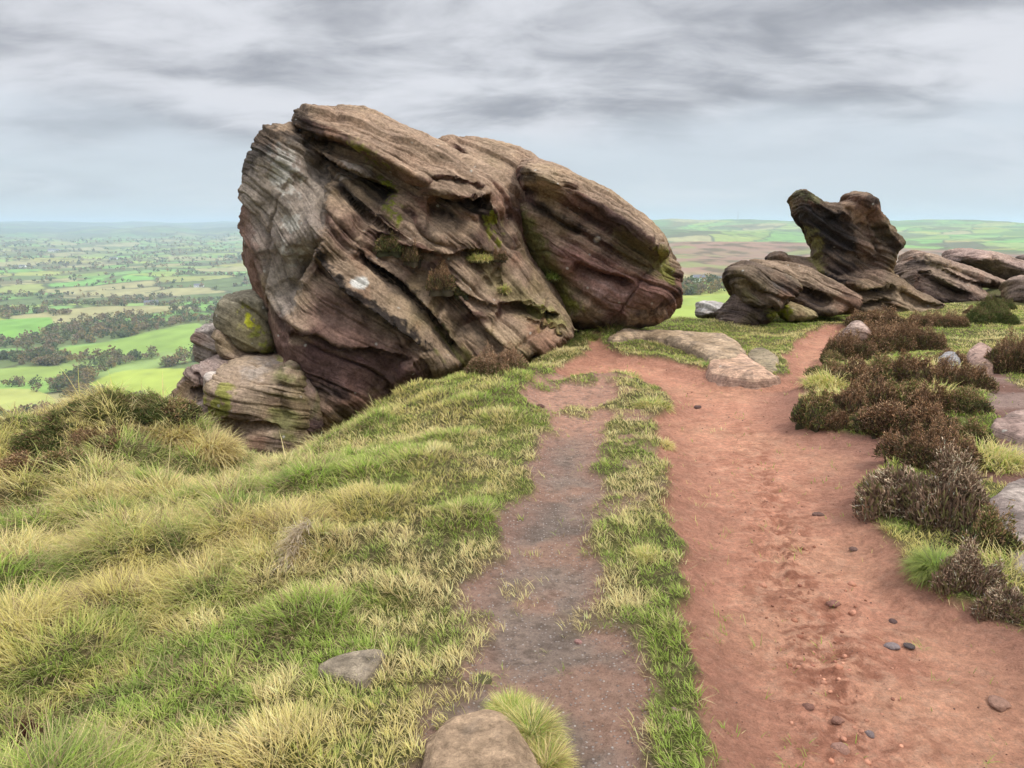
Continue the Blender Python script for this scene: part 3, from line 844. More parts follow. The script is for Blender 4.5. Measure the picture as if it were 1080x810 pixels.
# ================================================================== THE ROCKS, traced as overlapping lobes with ledges
def build_rocks():
    R = {}
    # ---- the great leaning outcrop
    core = [(272,180),(300,150),(345,128),(420,140),(500,170),(545,195),(556,260),(592,310),(604,352),(560,378),(500,392),(430,404),(372,424),(345,418),(312,392),(288,345),(270,285),(262,230)]
    cap = [(313,126),(316,113),(330,108),(350,107),(375,109),(400,115),(425,128),(450,139),(470,148),(500,172),(530,200),(545,230),(500,250),(430,230),(380,190),(340,160),(318,146)]
    head = [(300,130),(318,134),(336,150),(350,185),(356,225),(352,270),(350,320),(345,380),(325,400),(300,368),(288,340),(276,308),(268,270),(262,246),(252,236),(250,214),(253,194),(257,172),(266,156),(280,139)]
    rear = [(440,160),(466,145),(485,144),(505,145),(530,150),(552,157),(572,168),(590,200),(585,260),(560,280),(500,240),(450,190)]
    belly = [(322,282),(345,262),(400,262),(450,300),(500,350),(512,384),(470,397),(430,404),(398,413),(365,424),(342,416),(318,392),(302,362),(300,320)]
    skirt = [(470,290),(520,262),(560,285),(592,318),(606,345),(600,364),(560,378),(500,388),(470,360)]
    head = [(u + max(0, 300 - u) * .22, v) for u, v in head]
    cap = [(u + (4 if u < 340 else 0), v + (6 if v < 150 else 0)) for u, v in cap]
    belly = belly[:8] + [(430,424),(398,440),(365,452),(340,446),(316,418)] + belly[-2:]
    core = core[:13] + [(500,398),(430,425),(372,450),(345,446),(312,400)] + core[-4:]
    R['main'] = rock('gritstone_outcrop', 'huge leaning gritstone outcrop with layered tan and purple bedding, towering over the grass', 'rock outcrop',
        lobes=[dict(poly=core, Y=10.9, T=1.5, tb=1.9, R=1.25, p=2.2),
               dict(poly=cap, Y=10.7, T=1.25, R=.75, b=.35, p=2.3),
               dict(poly=head, Y=10.5, T=.95, tb=1.6, R=.5, a=-.38, p=2.3),
               dict(poly=rear, Y=11.7, T=.8, R=.6, b=.2),
               dict(poly=belly, Y=10.2, T=1.15, R=.85, b=-.18, p=2.2),
               dict(poly=skirt, Y=10.2, T=.75, R=.6, b=.9, p=2.4)],
        steps=[([(316,140),(330,146),(345,143),(372,152),(396,170),(415,182),(440,192),(458,193)], .30, .28, .06),
               ([(326,156),(345,170),(368,180),(392,190),(412,198),(420,206)], .32, .30, .08),
               ([(452,205),(470,209),(495,212),(519,206)], .40, .16, .10),
               ([(452,188),(475,188),(500,193),(515,198)], .10, .08, .02),
               ([(468,150),(495,172),(520,195),(535,215),(540,250)], -.22, .06),
               ([(516,205),(530,218),(548,235),(560,262),(590,300),(600,320)], -.25, .09),
               ([(336,268),(340,285),(356,302),(380,320),(405,338),(432,358),(452,374)], .26, .42, .07),
               ([(379,262),(388,277),(412,290),(436,310),(458,335),(472,356),(492,376)], .26, .20, .08),
               ([(470,300),(490,322),(505,340),(522,358),(540,372)], .20, .22, .05),
               ([(478,300),(500,316),(520,322),(528,326)], .12, .10, .03),
               ([(524,318),(536,322),(560,323),(575,330),(592,331)], .26, .16, .07),
               ([(525,282),(524,292),(528,302)], -.10, .03),
               ([(484,258),(496,276),(512,296),(522,306)], -.10, .035),
               ([(395,245),(430,262),(462,268),(490,268),(520,262)], .16, .25, .04),
               ([(424,215),(438,240),(455,258),(485,265)], -.10, .04),
               ([(318,152),(332,180),(338,205),(336,235),(342,252)], -.16, .07),
               ([(345,252),(330,268),(312,300),(306,330)], .14, .12, .03),
               ([(302,352),(330,352),(360,366),(400,372),(440,384)], .18, .30, .03),
               ([(466,322),(463,331),(459,338)], -.08, .02),
               ([(350,190),(372,215),(400,236),(430,252)], .10, .12, .02),
               ([(470,145),(490,165),(510,190)], -.08, .04),
               ([(556,333),(557,340),(580,345),(596,352)], .08, .08, .02)],
        beds=[(.65, [(455,142),(500,158),(545,185),(580,230)]), (0, [(320,122),(400,150),(450,180),(500,212),(545,262)]), (-.55, [(332,160),(372,186),(412,215),(462,262),(512,312),(560,352)]),
              (-1.25, [(318,190),(350,245),(400,275),(440,308),(480,350),(520,386)]), (-1.85, [(300,235),(334,285),(356,310),(402,340),(450,372),(480,396)]),
              (-2.4, [(285,270),(305,320),(320,348),(352,372),(400,390),(440,400)]), (-2.95, [(262,250),(284,340),(310,388),(350,418)])],
        patches=[([(262,170),(290,146),(318,142),(334,165),(342,210),(338,250),(318,290),(306,340),(290,320),(276,280),(262,230)], GREYL, .75, .08),
                 ([(285,150),(300,145),(315,175),(312,215),(296,205),(285,180)], (.52, .49, .43), .8, .05, 'b'),
                 ([(300,220),(318,225),(322,262),(306,290),(294,255)], (.50, .47, .41), .65, .05, 'b'),
                 ([(252,195),(262,215),(272,250),(285,300),(276,310),(262,270),(250,235)], PURP, .6, .06),
                 ([(270,160),(256,176),(258,200),(266,186),(286,152),(316,148),(330,156),(318,134),(288,136)], BLACK, .65, .05),
                 ([(313,112),(328,110),(330,128),(346,140),(352,147),(345,150),(318,146)], BLACK, .7, .05),
                 ([(330,158),(345,172),(372,186),(400,196),(412,205),(404,226),(388,226),(360,212),(342,192)], BLACK, .9, .12, 's'),
                 ([(450,190),(460,188),(470,205),(510,212),(518,228),(500,236),(465,226),(452,206)], BLACK, .85, .08, 's'),
                 ([(337,266),(344,272),(362,296),(400,324),(445,356),(456,376),(438,364),(396,334),(360,308),(341,288)], BLACK, .9, .035),
                 ([(378,261),(384,264),(396,279),(430,300),(460,334),(474,356),(466,352),(446,326),(420,304),(388,286)], BLACK, .8, .03),
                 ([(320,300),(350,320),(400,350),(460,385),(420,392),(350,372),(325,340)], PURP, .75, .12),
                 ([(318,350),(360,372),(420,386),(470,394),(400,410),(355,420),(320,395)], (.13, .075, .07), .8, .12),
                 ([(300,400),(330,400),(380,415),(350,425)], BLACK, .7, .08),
                 ([(398,172),(408,180),(415,210),(422,235),(414,232),(404,200)], MOSS, .95, .05, 'b'),
                 ([(366,148),(384,156),(398,168),(390,170),(372,158)], MOSS, .7, .04, 'b'),
                 ([(516,222),(530,232),(528,262),(520,258),(514,238)], MOSS, .9, .05, 'b'),
                 ([(486,262),(520,270),(540,300),(590,328),(600,350),(570,348),(520,312)], OLIVE, .6, .12),
                 ([(455,340),(490,372),(520,378),(500,392),(462,372)], MOSS, .5, .08, 's'),
                 ([(550,318),(592,326),(598,345),(590,350),(560,336)], MOSS, .55, .06, 's'),
                 ([(556,336),(590,346),(604,366),(560,372),(552,350)], RUST, .55, .08),
                 ([(350,190),(375,178),(390,178),(372,168),(355,165),(348,175)], (.50,.42,.35), .7, .06, 'b'),
                 ([(368,297),(374,292),(383,294),(387,301),(380,306),(371,305)], WHITE, .95, .02),
                 ([(330,112),(400,120),(450,142),(500,190),(440,180),(390,155),(345,130)], PINK, .35, .15, 'b'),
                 ([(340,215),(420,250),(450,290),(400,262),(350,250)], PINK, .35, .1, 'b'),
                 ([(472,150),(520,155),(570,180),(560,220),(510,180)], PINK, .4, .1, 'b')],
        h=.027, seed=3)
    # ---- the boulder leaning on its right side
    bl = [(541,186),(547,174),(556,170),(572,171),(600,182),(615,189),(640,199),(662,214),(682,232),(697,245),(701,260),(712,274),(718,290),(717,312),(709,328),(697,340),(670,346),(640,348),(612,348),(590,342),(582,316),(562,280),(546,255),(538,232),(540,212),(550,208)]
    top = [(543,182),(550,171),(575,171),(615,188),(662,213),(697,245),(705,268),(690,280),(650,258),(600,228),(566,214),(550,202)]
    R['right'] = rock('leaning_boulder', 'rounded brown boulder with sweeping parallel grooves leaning against the right side of the great outcrop', 'boulder',
        lobes=[dict(poly=bl, Y=11.35, T=1.1, tb=1.3, R=.85, p=2.2), dict(poly=top, Y=11.1, T=1.1, R=.45, b=.25, p=2.3)],
        steps=[([(552,206),(570,218),(600,236),(640,258),(670,276),(695,285)], .07, .35, .03),
               ([(604,273),(620,281),(640,287),(658,292),(674,303)], .20, .14, .05),
               ([(632,288),(650,293),(664,301)], -.08, .04), ([(560,262),(590,292),(620,316),(650,332)], -.08, .05),
               ([(585,180),(595,195),(610,205)], -.07, .04), ([(690,240),(695,252),(690,258)], -.08, .03)],
        beds=[(.3, [(550,168),(600,175),(660,205),(710,255)]), (-.25, [(548,190),(600,210),(650,240),(705,285)]), (-.75, [(545,225),(600,262),(650,290),(712,312)]), (-1.2, [(548,262),(600,300),(650,328),(690,345)]), (-1.5, [(548,290),(590,325),(630,350)])],
        patches=[([(545,182),(556,182),(575,215),(610,245),(655,282),(620,262),(575,235),(548,205)], BLACK, .8, .1, 's'),
                 ([(545,215),(560,225),(580,270),(600,300),(610,330),(590,325),(560,280),(542,240)], (.14,.15,.04), .8, .1),
                 ([(580,305),(600,310),(620,330),(596,332)], MOSS, .55, .08, 's'),
                 ([(590,250),(640,275),(710,300),(712,318),(690,332),(640,330),(600,290)], (.22,.115,.095), .8, .15),
                 ([(640,240),(695,262),(712,290),(705,300),(660,272)], OLIVE, .65, .1, 's'),
                 ([(690,255),(708,275),(714,300),(706,300),(694,275)], MOSS, .5, .05, 's'),
                 ([(660,335),(700,322),(716,300),(715,315),(696,333)], BLACK, .7, .06),
                 ([(627,250),(632,250),(632,255),(627,255)], WHITE, .9, .02),
                 ([(640,320),(600,290),(640,300),(690,312),(690,325)], (.30,.24,.22), .4, .1, 's')],
        h=.025, seed=12, streak=.85)
    # ---- stones heaped under the left foot
    R['p1'] = rock('mossy_boulder', 'square grey boulder with a bright yellow moss patch left of the great outcrop', 'boulder',
        lobes=[dict(poly=[(236,325),(240,310),(252,306),(275,305),(292,312),(300,340),(300,366),(280,372),(262,368),(247,352),(236,340)], Y=10.3, T=.55, R=0.19, p=3.2, sm=1)],
        patches=[([(250,326),(258,322),(272,338),(268,348),(256,342)], (.42,.42,.03), .95, .06, 'b'), ([(262,345),(290,350),(295,370),(270,372)], MOSS, .7, .08, 'b'), ([(240,310),(300,305),(300,330),(250,322)], BLACK, .35, .1, 'b')],
        h=.028, seed=31, base=(.24,.21,.15), base2=(.20,.18,.12), streak=.4, amp=.55)
    R['p2'] = rock('slab', 'curved tan slab propped beneath the boulder with the yellow moss patch', 'rock slab',
        lobes=[dict(poly=[(234,342),(242,336),(252,352),(262,366),(275,374),(262,382),(245,384),(233,372),(230,355)], Y=10.1, T=.42, R=.2)], h=.028, seed=33, base=(.30,.22,.17), base2=(.24,.17,.13), streak=.3, amp=.55)
    R['p3'] = rock('grey_boulder', 'pale square grey boulder on the left end of the rock pile, above the fields', 'boulder',
        lobes=[dict(poly=[(211,346),(216,342),(232,340),(240,352),(242,372),(236,384),(216,382),(211,370)], Y=10.7, T=.4, R=0.12, p=3.2, sm=1)], h=.028, seed=35, base=(.40,.34,.29), base2=(.30,.24,.20), streak=.2, amp=.55)
    R['p4'] = rock('cracked_boulder', 'dark brown cracked boulder lowest on the left edge of the rock pile', 'boulder',
        lobes=[dict(poly=[(193,410),(197,396),(206,384),(225,376),(245,380),(256,400),(250,440),(232,452),(205,446),(193,436),(192,424)], Y=9.7, T=.6, R=0.22, p=3.2, sm=1)],
        steps=[([(203,390),(212,410),(206,430)], -.1, .03), ([(200,408),(225,412),(250,408)], .12, .12, .03), ([(208,382),(225,398),(232,420)], -.1, .03)],
        h=.028, seed=37, base=(.26,.20,.17), base2=(.19,.13,.11), streak=.5)
    R['p5'] = rock('pale_standing_stone', 'narrow pale upright stone in front of the mossy stone column in the rock pile', 'stone',
        lobes=[dict(poly=[(216,395),(222,391),(230,392),(234,404),(234,430),(236,444),(224,440),(220,420)], Y=9.1, T=.2, R=.14, p=2.4)], h=.024, seed=39, base=(.48,.42,.36), base2=(.38,.30,.25), streak=.15, amp=.55)
    R['p6'] = rock('rock_pillar', 'broad tan pillar of crumbling layers with a mossy edge, bottom of the pile', 'rock',
        lobes=[dict(poly=[(232,388),(250,376),(282,376),(300,384),(318,372),(336,392),(342,440),(330,480),(304,500),(262,505),(244,470),(238,430)], Y=9.7, T=.95, R=0.37, p=3.2, sm=1)],
        steps=[([(244,392),(262,388),(285,384),(300,390)], .06, .3, .02), ([(300,386),(296,420),(304,450)], -.10, .07), ([(240,440),(270,446),(300,452)], .07, .3, .02)],
        patches=[([(232,400),(246,404),(248,420),(240,440),(234,430)], MOSS, .7, .04, 'b'), ([(288,395),(300,390),(312,420),(320,460),(296,480),(284,440)], (.16,.17,.05), .75, .1, 's'),
                 ([(250,384),(280,382),(278,398),(256,404)], (.42,.36,.31), .6, .06)],
        h=.028, seed=41, base=(.33,.25,.175), base2=(.28,.19,.14), angle=12, streak=.3, amp=.7)
    R['p7'] = rock('wedged_boulder', 'smooth dark purple boulder wedged in the gap under the overhang of the great outcrop', 'boulder',
        lobes=[dict(poly=[(292,424),(294,412),(302,400),(312,388),(330,384),(350,410),(354,438),(342,452),(322,456),(308,450),(300,434)], Y=9.7, T=.6, R=0.22, p=3.2, sm=1)],
        steps=[([(312,396),(330,402),(350,420)], .05, .2, .02)],
        patches=[([(330,400),(350,410),(348,440),(330,440)], (.16,.16,.06), .6, .08)], h=.028, seed=47, base=(.22,.155,.13), base2=(.17,.11,.10), streak=.2, amp=.35)
    R['p8'] = rock('slab', 'tan slab wedged between the mossy boulder and the foot of the great outcrop', 'rock slab',
        lobes=[dict(poly=[(262,378),(285,374),(300,368),(316,360),(326,372),(320,388),(300,400),(275,398),(262,390)], Y=10.0, T=.5, R=.25)],
        patches=[([(290,372),(310,376),(312,390),(294,388)], MOSS, .6, .05, 'b')], h=.028, seed=45, base=(.34,.25,.18), base2=(.27,.19,.15), streak=.2, amp=.55)
    # ---- the anvil-shaped rock on the right
    body = [(830,214),(834,205),(838,200),(846,199),(852,203),(858,208),(866,213),(890,213),(896,205),(907,202),(920,207),(925,219),(928,226),(938,234),(950,246),(960,256),(958,262),(952,264),(949,271),(944,281),(945,294),(950,306),(935,316),(912,318),(890,312),(874,300),(864,286),(859,268),(861,263),(855,252),(850,241),(842,236),(832,226)]
    foot = [(868,292),(900,280),(935,285),(950,300),(975,312),(984,320),(975,332),(962,338),(930,342),(900,338),(870,330),(860,318)]
    mid = [(824,272),(832,268),(860,272),(880,280),(905,300),(910,325),(880,330),(850,318),(820,296),(811,286),(812,266),(830,265)]
    body = [(u + max(0, 850 - u) * .35 - max(0, u - 905) * .24, v) for u, v in body]
    R['anvil'] = rock('weathered_tor', 'dark anvil-shaped tor with a snout pointing left, balanced on a narrow neck', 'rock outcrop',
        lobes=[dict(poly=body, Y=14.5, T=.5, R=.26, p=3.0, b=-.14, a=-.06, sm=1), dict(poly=foot, Y=14.4, T=.9, R=.4, b=.3, sm=1, p=2.6), dict(poly=mid, Y=14.9, T=.8, R=.4, b=.3, sm=1),
               dict(poly=[(892,206),(902,203),(914,206),(920,214),(922,224),(936,246),(944,257),(940,266),(926,252),(910,234),(900,222)], Y=14.3, T=.5, R=.16, b=-.1, p=3.0, sm=1)],
        steps=[([(840,203),(849,212),(852,222),(848,234)], -.06, .025), ([(888,214),(900,222),(912,240),(924,262),(930,275)], -.13, .05), ([(914,222),(920,236),(936,258)], -.10, .04), ([(835,222),(860,232),(890,250),(925,275)], .10, .10, .03), ([(855,214),(880,228),(905,250)], .07, .10, .02),
               ([(838,230),(862,250),(900,268),(935,275)], .08, .25, .04), ([(862,286),(890,298),(920,308),(945,300)], .25, .2, .06), ([(880,318),(910,322),(945,316)], .16, .15, .04),
               ([(946,302),(962,312),(982,322)], .14, .1, .05), ([(950,300),(958,320)], -.08, .04), ([(870,230),(885,226),(900,236)], .10, .12, .03)],
        patches=[([(835,210),(880,222),(900,240),(910,268),(880,270),(855,255),(838,232)], (.035,.032,.032), .9, .12), ([(870,270),(905,275),(905,300),(880,295)], BLACK, .6, .12, 's'),
                 ([(850,238),(858,245),(866,280),(872,292),(860,285),(852,262)], (.22,.20,.06), .7, .06), ([(904,222),(915,232),(930,275),(935,300),(915,290),(905,255)], (.27,.18,.13), .7, .08, 's'),
                 ([(890,214),(900,216),(918,235),(915,240),(900,228)], (.40,.27,.18), .8, .04), ([(915,204),(925,214),(922,222),(905,212)], BLACK, .7, .06),
                 ([(838,200),(862,204),(868,214),(852,212)], (.20,.20,.10), .7, .05), ([(940,300),(984,322),(975,330),(945,322),(930,306)], (.38,.28,.19), .7, .05)],
        beds=[(.3, [(830,190),(880,205),(930,235),(970,270)]), (-.3, [(830,212),(870,238),(920,270),(950,290)]), (-.8, [(840,240),(870,268),(910,295),(960,318)]), (-1.3, [(830,270),(880,300),(920,318),(960,335)])],
        h=.036, seed=50, base=(.17,.12,.085), base2=(.075,.055,.045), streak=1.0, amp=1.15)
    R['a2'] = rock('overhanging_slab', 'dark layered slab jutting left over the low base stone beside the anvil tor', 'rock slab',
        lobes=[dict(poly=[(768,290),(770,282),(778,277),(790,276),(800,280),(818,286),(834,292),(840,302),(834,312),(822,322),(800,326),(784,324),(776,310),(768,298)], Y=12.7, T=.6, R=.22, p=3.2, b=.25, sm=1)],
        steps=[([(770,292),(790,300),(815,310),(832,314)], .1, .12, .03)], patches=[([(772,290),(800,296),(835,302),(825,318),(790,318)], (.05,.045,.045), .8, .1, 's'), ([(770,300),(800,304),(800,318),(780,316)], OLIVE, .5, .06, 's')],
        h=.03, seed=52, base=(.15,.11,.08), base2=(.07,.052,.045), streak=1.0)
    R['a3'] = rock('tilted_slab', 'long tilted slab with smooth tan top between jutting dark slab and anvil tor', 'rock slab',
        lobes=[dict(poly=[(796,276),(812,275),(842,279),(860,288),(880,298),(896,308),(893,318),(882,328),(868,332),(845,328),(830,322),(815,305),(800,290)], Y=13.5, T=.75, R=.22, p=3.2, b=.5, sm=1)],
        steps=[([(815,290),(840,300),(862,308),(880,318)], .16, .3, .04)],
        patches=[([(800,276),(840,280),(895,306),(880,312),(845,296),(815,286)], (.36,.26,.18), .75, .06), ([(815,292),(850,305),(878,318),(868,332),(835,324)], (.055,.045,.045), .85, .06, 's')],
        h=.03, seed=53, base=(.20,.14,.10), base2=(.10,.07,.058), streak=.9)
    R['a4'] = rock('base_boulder', 'dark squat boulder propping up the left end of the jutting slab', 'boulder',
        lobes=[dict(poly=[(756,334),(762,326),(768,318),(775,308),(800,305),(815,315),(818,328),(810,340),(790,348),(772,352),(760,348)], Y=12.9, T=.6, R=.35)],
        patches=[([(810,325),(822,328),(824,338),(812,340)], MOSS, .8, .06)], h=.03, seed=54, base=(.15,.11,.09), base2=(.10,.075,.065), streak=.6)
    R['a5'] = rock('mossy_block', 'small moss-streaked tan block under the tilted slab, next to the end of the red path', 'stone',
        lobes=[dict(poly=[(820,322),(828,316),(845,320),(860,328),(862,336),(840,338),(824,338)], Y=12.9, T=.35, R=.15)],
        patches=[([(818,318),(832,320),(830,338),(820,338)], (.36,.38,.03), .9, .05)], h=.03, seed=55, base=(.34,.27,.15), base2=(.26,.20,.13), streak=.3)
    # ---- slabs further right
    R['b1'] = rock('tilted_outcrop', 'broad wedge of tilted brown slabs in the grass right of the anvil tor', 'rock outcrop',
        lobes=[dict(poly=[(951,290),(954,280),(960,278),(964,266),(972,266),(985,272),(1010,278),(1035,290),(1058,298),(1056,304),(1030,300),(1020,300),(1032,312),(1028,318),(1010,320),(985,322),(966,318),(955,308)], Y=17.0, T=.95, R=.35, b=.6, p=3., sm=1)],
        steps=[([(955,284),(975,286),(1000,300),(1026,312)], .25, .35, .05), ([(960,278),(985,278),(1010,290),(1030,300)], .15, .15, .04), ([(980,276),(1010,286),(1040,298)], -.12, .06)],
        patches=[([(952,290),(980,292),(1005,306),(1000,318),(965,314)], (.12,.085,.07), .75, .12, 's'), ([(962,270),(980,274),(980,284),(962,280)], BLACK, .7, .06)],
        angle=28, h=.042, seed=60, base=(.25,.18,.135), base2=(.14,.10,.085), streak=.7)
    R['b2'] = rock('tilted_outcrop', 'dark-fronted row of tilted slabs on the skyline near the right edge of the view', 'rock outcrop',
        lobes=[dict(poly=[(1004,270),(1010,262),(1025,262),(1050,266),(1075,274),(1100,282),(1110,300),(1090,306),(1070,303),(1058,298),(1040,288),(1020,280),(1005,278)], Y=20.0, T=1.1, R=.5, b=.5, p=2.3)],
        steps=[([(1006,270),(1025,274),(1045,284),(1062,298)], .25, .3, .05), ([(1045,268),(1040,284)], -.15, .06), ([(1050,282),(1080,296)], .2, .2, .05)],
        patches=[([(1005,272),(1025,275),(1042,284),(1036,288),(1015,282)], (.05,.045,.045), .85, .1), ([(1048,284),(1075,296),(1070,302),(1055,296)], (.13,.085,.075), .8, .1)],
        angle=24, h=.05, seed=62, base=(.32,.23,.19), base2=(.21,.15,.13), streak=.5)
    R['b3'] = rock('round_boulder', 'rounded boulder standing in the heather at the right edge of the view', 'boulder',
        lobes=[dict(poly=[(1064,306),(1068,296),(1078,290),(1100,288),(1120,300),(1118,322),(1095,328),(1070,322),(1063,316)], Y=15.5, T=.7, R=.4)], h=.042, seed=64, base=(.26,.19,.15), base2=(.19,.14,.11))
    R['b4'] = rock('skyline_boulder', 'dark rock peeping over the skyline at the right edge, beyond the tilted slabs', 'boulder',
        lobes=[dict(poly=[(1075,272),(1080,268),(1100,266),(1120,275),(1120,300),(1090,298),(1078,284)], Y=22, T=.7, R=.4)], h=.055, seed=65, base=(.17,.13,.11), base2=(.13,.10,.09))
    # ---- slabs beside the path
    R['c3'] = rock('grey_stone', 'pale grey lichened stone on the brink between the leaning boulder and the dark squat boulder', 'stone',
        lobes=[dict(poly=[(731,328),(738,318),(752,316),(768,318),(776,326),(772,336),(750,338),(734,336)], Y=14.2, T=.45, R=.25)], patches=[([(735,320),(765,318),(765,328),(740,330)], (.5,.48,.45), .7, .05, 'b')],
        h=.03, seed=74, base=(.38,.34,.31), base2=(.30,.26,.23), streak=.3)
    # ---- stones among the heather
    R['d1'] = rock('tan_stone', 'smooth tan stone standing above the heather at the near end of the narrow path', 'stone',
        lobes=[dict(poly=[(868,382),(878,362),(892,350),(900,338),(910,338),(918,350),(912,364),(890,384),(874,392)], Y=9.8, T=.35, R=.25)], h=.024, seed=80, base=(.38,.28,.23), base2=(.31,.23,.18), streak=.1, amp=.6)
    # ---- foreground stones
    R['f1'] = rock('moor_stone', 'pale stone on the low moor at the far left edge', 'stone',
        lobes=[dict(poly=[(-14,500),(-6,486),(6,484),(10,492),(8,506),(-8,510)], Y=10.5, T=.3, R=.2)], h=.03, seed=94, base=(.45,.43,.42), base2=(.38,.36,.35), streak=.1)
    R['c1'] = slab('flat_slab', 'long low tan slab lying in the turf at the foot of the leaning boulder', 'rock slab',
        [(638,354),(650,346),(670,341),(700,337),(735,343),(760,351),(778,361),(789,374),(776,382),(752,381),(730,368),(702,357),(672,353),(648,357)], .13, .22, (.45,.33,.22), (.36,.26,.165), seed=70, res=.016, side=(.24,.18,.13), lines=3, la=1.5, dmax=10.9)
    R['c2'] = slab('path_slab', 'low smooth pinkish slab on the red path edge in front of the long slab', 'rock slab',
        [(747,384),(752,372),(770,369),(785,375),(798,382),(814,391),(824,400),(808,403),(780,404),(756,399),(746,392)], .085, .2, (.55,.36,.25), (.46,.30,.20), seed=72, side=(.34,.22,.17))
    R['c4'] = slab('turf_stone', 'small flat stone half sunk in turf between the long flat slab and the path bend', 'stone',
        [(786,376),(796,368),(814,370),(824,378),(816,388),(796,386)], .06, .10, (.34,.27,.18), (.27,.22,.14), seed=76)
    R['c5'] = slab('path_edge_stone', 'narrow mossy stone on the turf edge right of the small half-sunk stone', 'stone',
        [(796,384),(806,379),(816,382),(822,389),(814,392),(802,390)], .05, .10, (.34,.27,.17), (.24,.22,.12), seed=77)
    R['d2'] = slab('blue_grey_stone', 'small blue-grey stone in the gap between the heather and the side path', 'stone',
        [(986,386),(992,374),(1004,372),(1014,378),(1012,392),(998,394)], .10, .10, (.30,.28,.27), (.24,.22,.21), seed=82, lift=.03)
    R['d3'] = slab('pink_stone', 'lumpy pinkish stone at the far end of the side path', 'stone',
        [(1018,374),(1024,364),(1038,361),(1052,368),(1058,380),(1045,386),(1026,384)], .11, .16, (.44,.30,.24), (.33,.22,.17), seed=84, lift=.04)
    R['d4'] = slab('side_path_slab', 'smooth mauve slab sticking out from the right edge below the side path', 'rock slab',
        [(1044,448),(1056,436),(1080,430),(1120,430),(1140,450),(1100,466),(1066,462)], .07, .2, (.42,.30,.25), (.33,.23,.19), seed=86)
    R['d5'] = slab('grey_slab', 'weathered flat grey slab at the right edge behind the nearest heather', 'rock slab',
        [(1042,530),(1054,512),(1080,504),(1120,505),(1150,540),(1140,610),(1090,616),(1066,594),(1050,560)], .055, .12, (.40,.33,.28), (.28,.22,.19), seed=88, res=.01, lines=6)
    R['e1'] = slab('foreground_boulder', 'big smooth brown stone bedded in soil at the bottom of the view', 'boulder',
        [(437,812),(442,788),(456,770),(478,757),(503,750),(524,751),(543,762),(558,780),(572,800),(582,840),(570,900),(500,930),(440,890),(432,845)], .10, .13, (.42,.295,.19), (.33,.23,.15), seed=90, res=.006, lines=5, la=2.2)
    R['e2'] = slab('sunken_slab', 'flat grey slab sunk in the grass edge behind the big smooth brown stone', 'stone',
        [(330,706),(350,694),(376,686),(402,684),(408,691),(396,710),(384,724),(368,717),(350,713)], .028, .04, (.38,.31,.22), (.26,.21,.15), seed=92, res=.006, lift=.004, lines=7, la=1.9)
    return R
# ================================================================== GRASS, HEATHER, STONES
def plant_mat(name, trans=.45, rough=.6):
    m = bpy.data.materials.new(name); m.use_nodes = True; nt = m.node_tree; nt.nodes.clear()
    out = nt.nodes.new('ShaderNodeOutputMaterial'); b = nt.nodes.new('ShaderNodeBsdfPrincipled'); t = nt.nodes.new('ShaderNodeBsdfTranslucent'); x = nt.nodes.new('ShaderNodeMixShader')
    c = attr(nt, 'col'); L(nt, c, b.inputs['Base Color']); L(nt, c, t.inputs['Color'])
    b.inputs['Roughness'].default_value = rough; b.inputs['Specular IOR Level'].default_value = .3
    x.inputs[0].default_value = trans; L(nt, b.outputs[0], x.inputs[1]); L(nt, t.outputs[0], x.inputs[2]); L(nt, x.outputs[0], out.inputs['Surface'])
    return m
MAT_GRASS = plant_mat('grass_blades'); MAT_HEATH = plant_mat('heather_sprigs', .15, .8)

def blades(x, y, z, az, Ln, phi0, phi1, w, col, tipc=None, seg=3):
    """curved tapering blades: az lean direction, phi0 base angle from vertical, phi1 extra bend"""
    n = len(x); lv = []
    dx, dy = np.cos(az), np.sin(az)
    tw = rng.normal(0, .5, n)
    px, py = -np.sin(az + tw), np.cos(az + tw)
    cx, cy, cz = x.copy(), y.copy(), z - .006
    V = np.empty((n, 2 * seg + 1, 3), np.float32); C = np.empty((n, 2 * seg + 1, 3), np.float32)
    tipc = col if tipc is None else tipc
    for k in range(seg + 1):
        t = k / seg
        if k:
            ph = phi0 + phi1 * (t - .5 / seg)
            s = Ln / seg
            cx = cx + dx * np.sin(ph) * s; cy = cy + dy * np.sin(ph) * s; cz = cz + np.cos(ph) * s
        cc = col * (.75 + .25 * min(1, t * 2)) * (1 - t) + tipc * t  # lower half of each blade darkened in colour to imitate self-shadow
        if k < seg:
            ww = w * (1 - .75 * t ** 1.6) * .5
            V[:, 2 * k, 0] = cx - px * ww; V[:, 2 * k, 1] = cy - py * ww; V[:, 2 * k, 2] = cz
            V[:, 2 * k + 1, 0] = cx + px * ww; V[:, 2 * k + 1, 1] = cy + py * ww; V[:, 2 * k + 1, 2] = cz
            C[:, 2 * k] = cc; C[:, 2 * k + 1] = cc
        else:
            V[:, 2 * k, 0] = cx; V[:, 2 * k, 1] = cy; V[:, 2 * k, 2] = cz; C[:, 2 * k] = cc
    b = (np.arange(n) * (2 * seg + 1))[:, None]
    q = np.concatenate([b + np.array([2 * k, 2 * k + 1, 2 * k + 3, 2 * k + 2]) for k in range(seg - 1)]) if seg > 1 else None
    t = b + np.array([2 * seg - 2, 2 * seg - 1, 2 * seg])
    return V.reshape(-1, 3), q, t, C.reshape(-1, 3)

STRAW = np.array((.78, .64, .31)); STRAWG = np.array((.60, .53, .17)); GREEN = np.array((.27, .42, .045)); DGREEN = np.array((.07, .15, .02)); BROWN = np.array((.24, .16, .09))

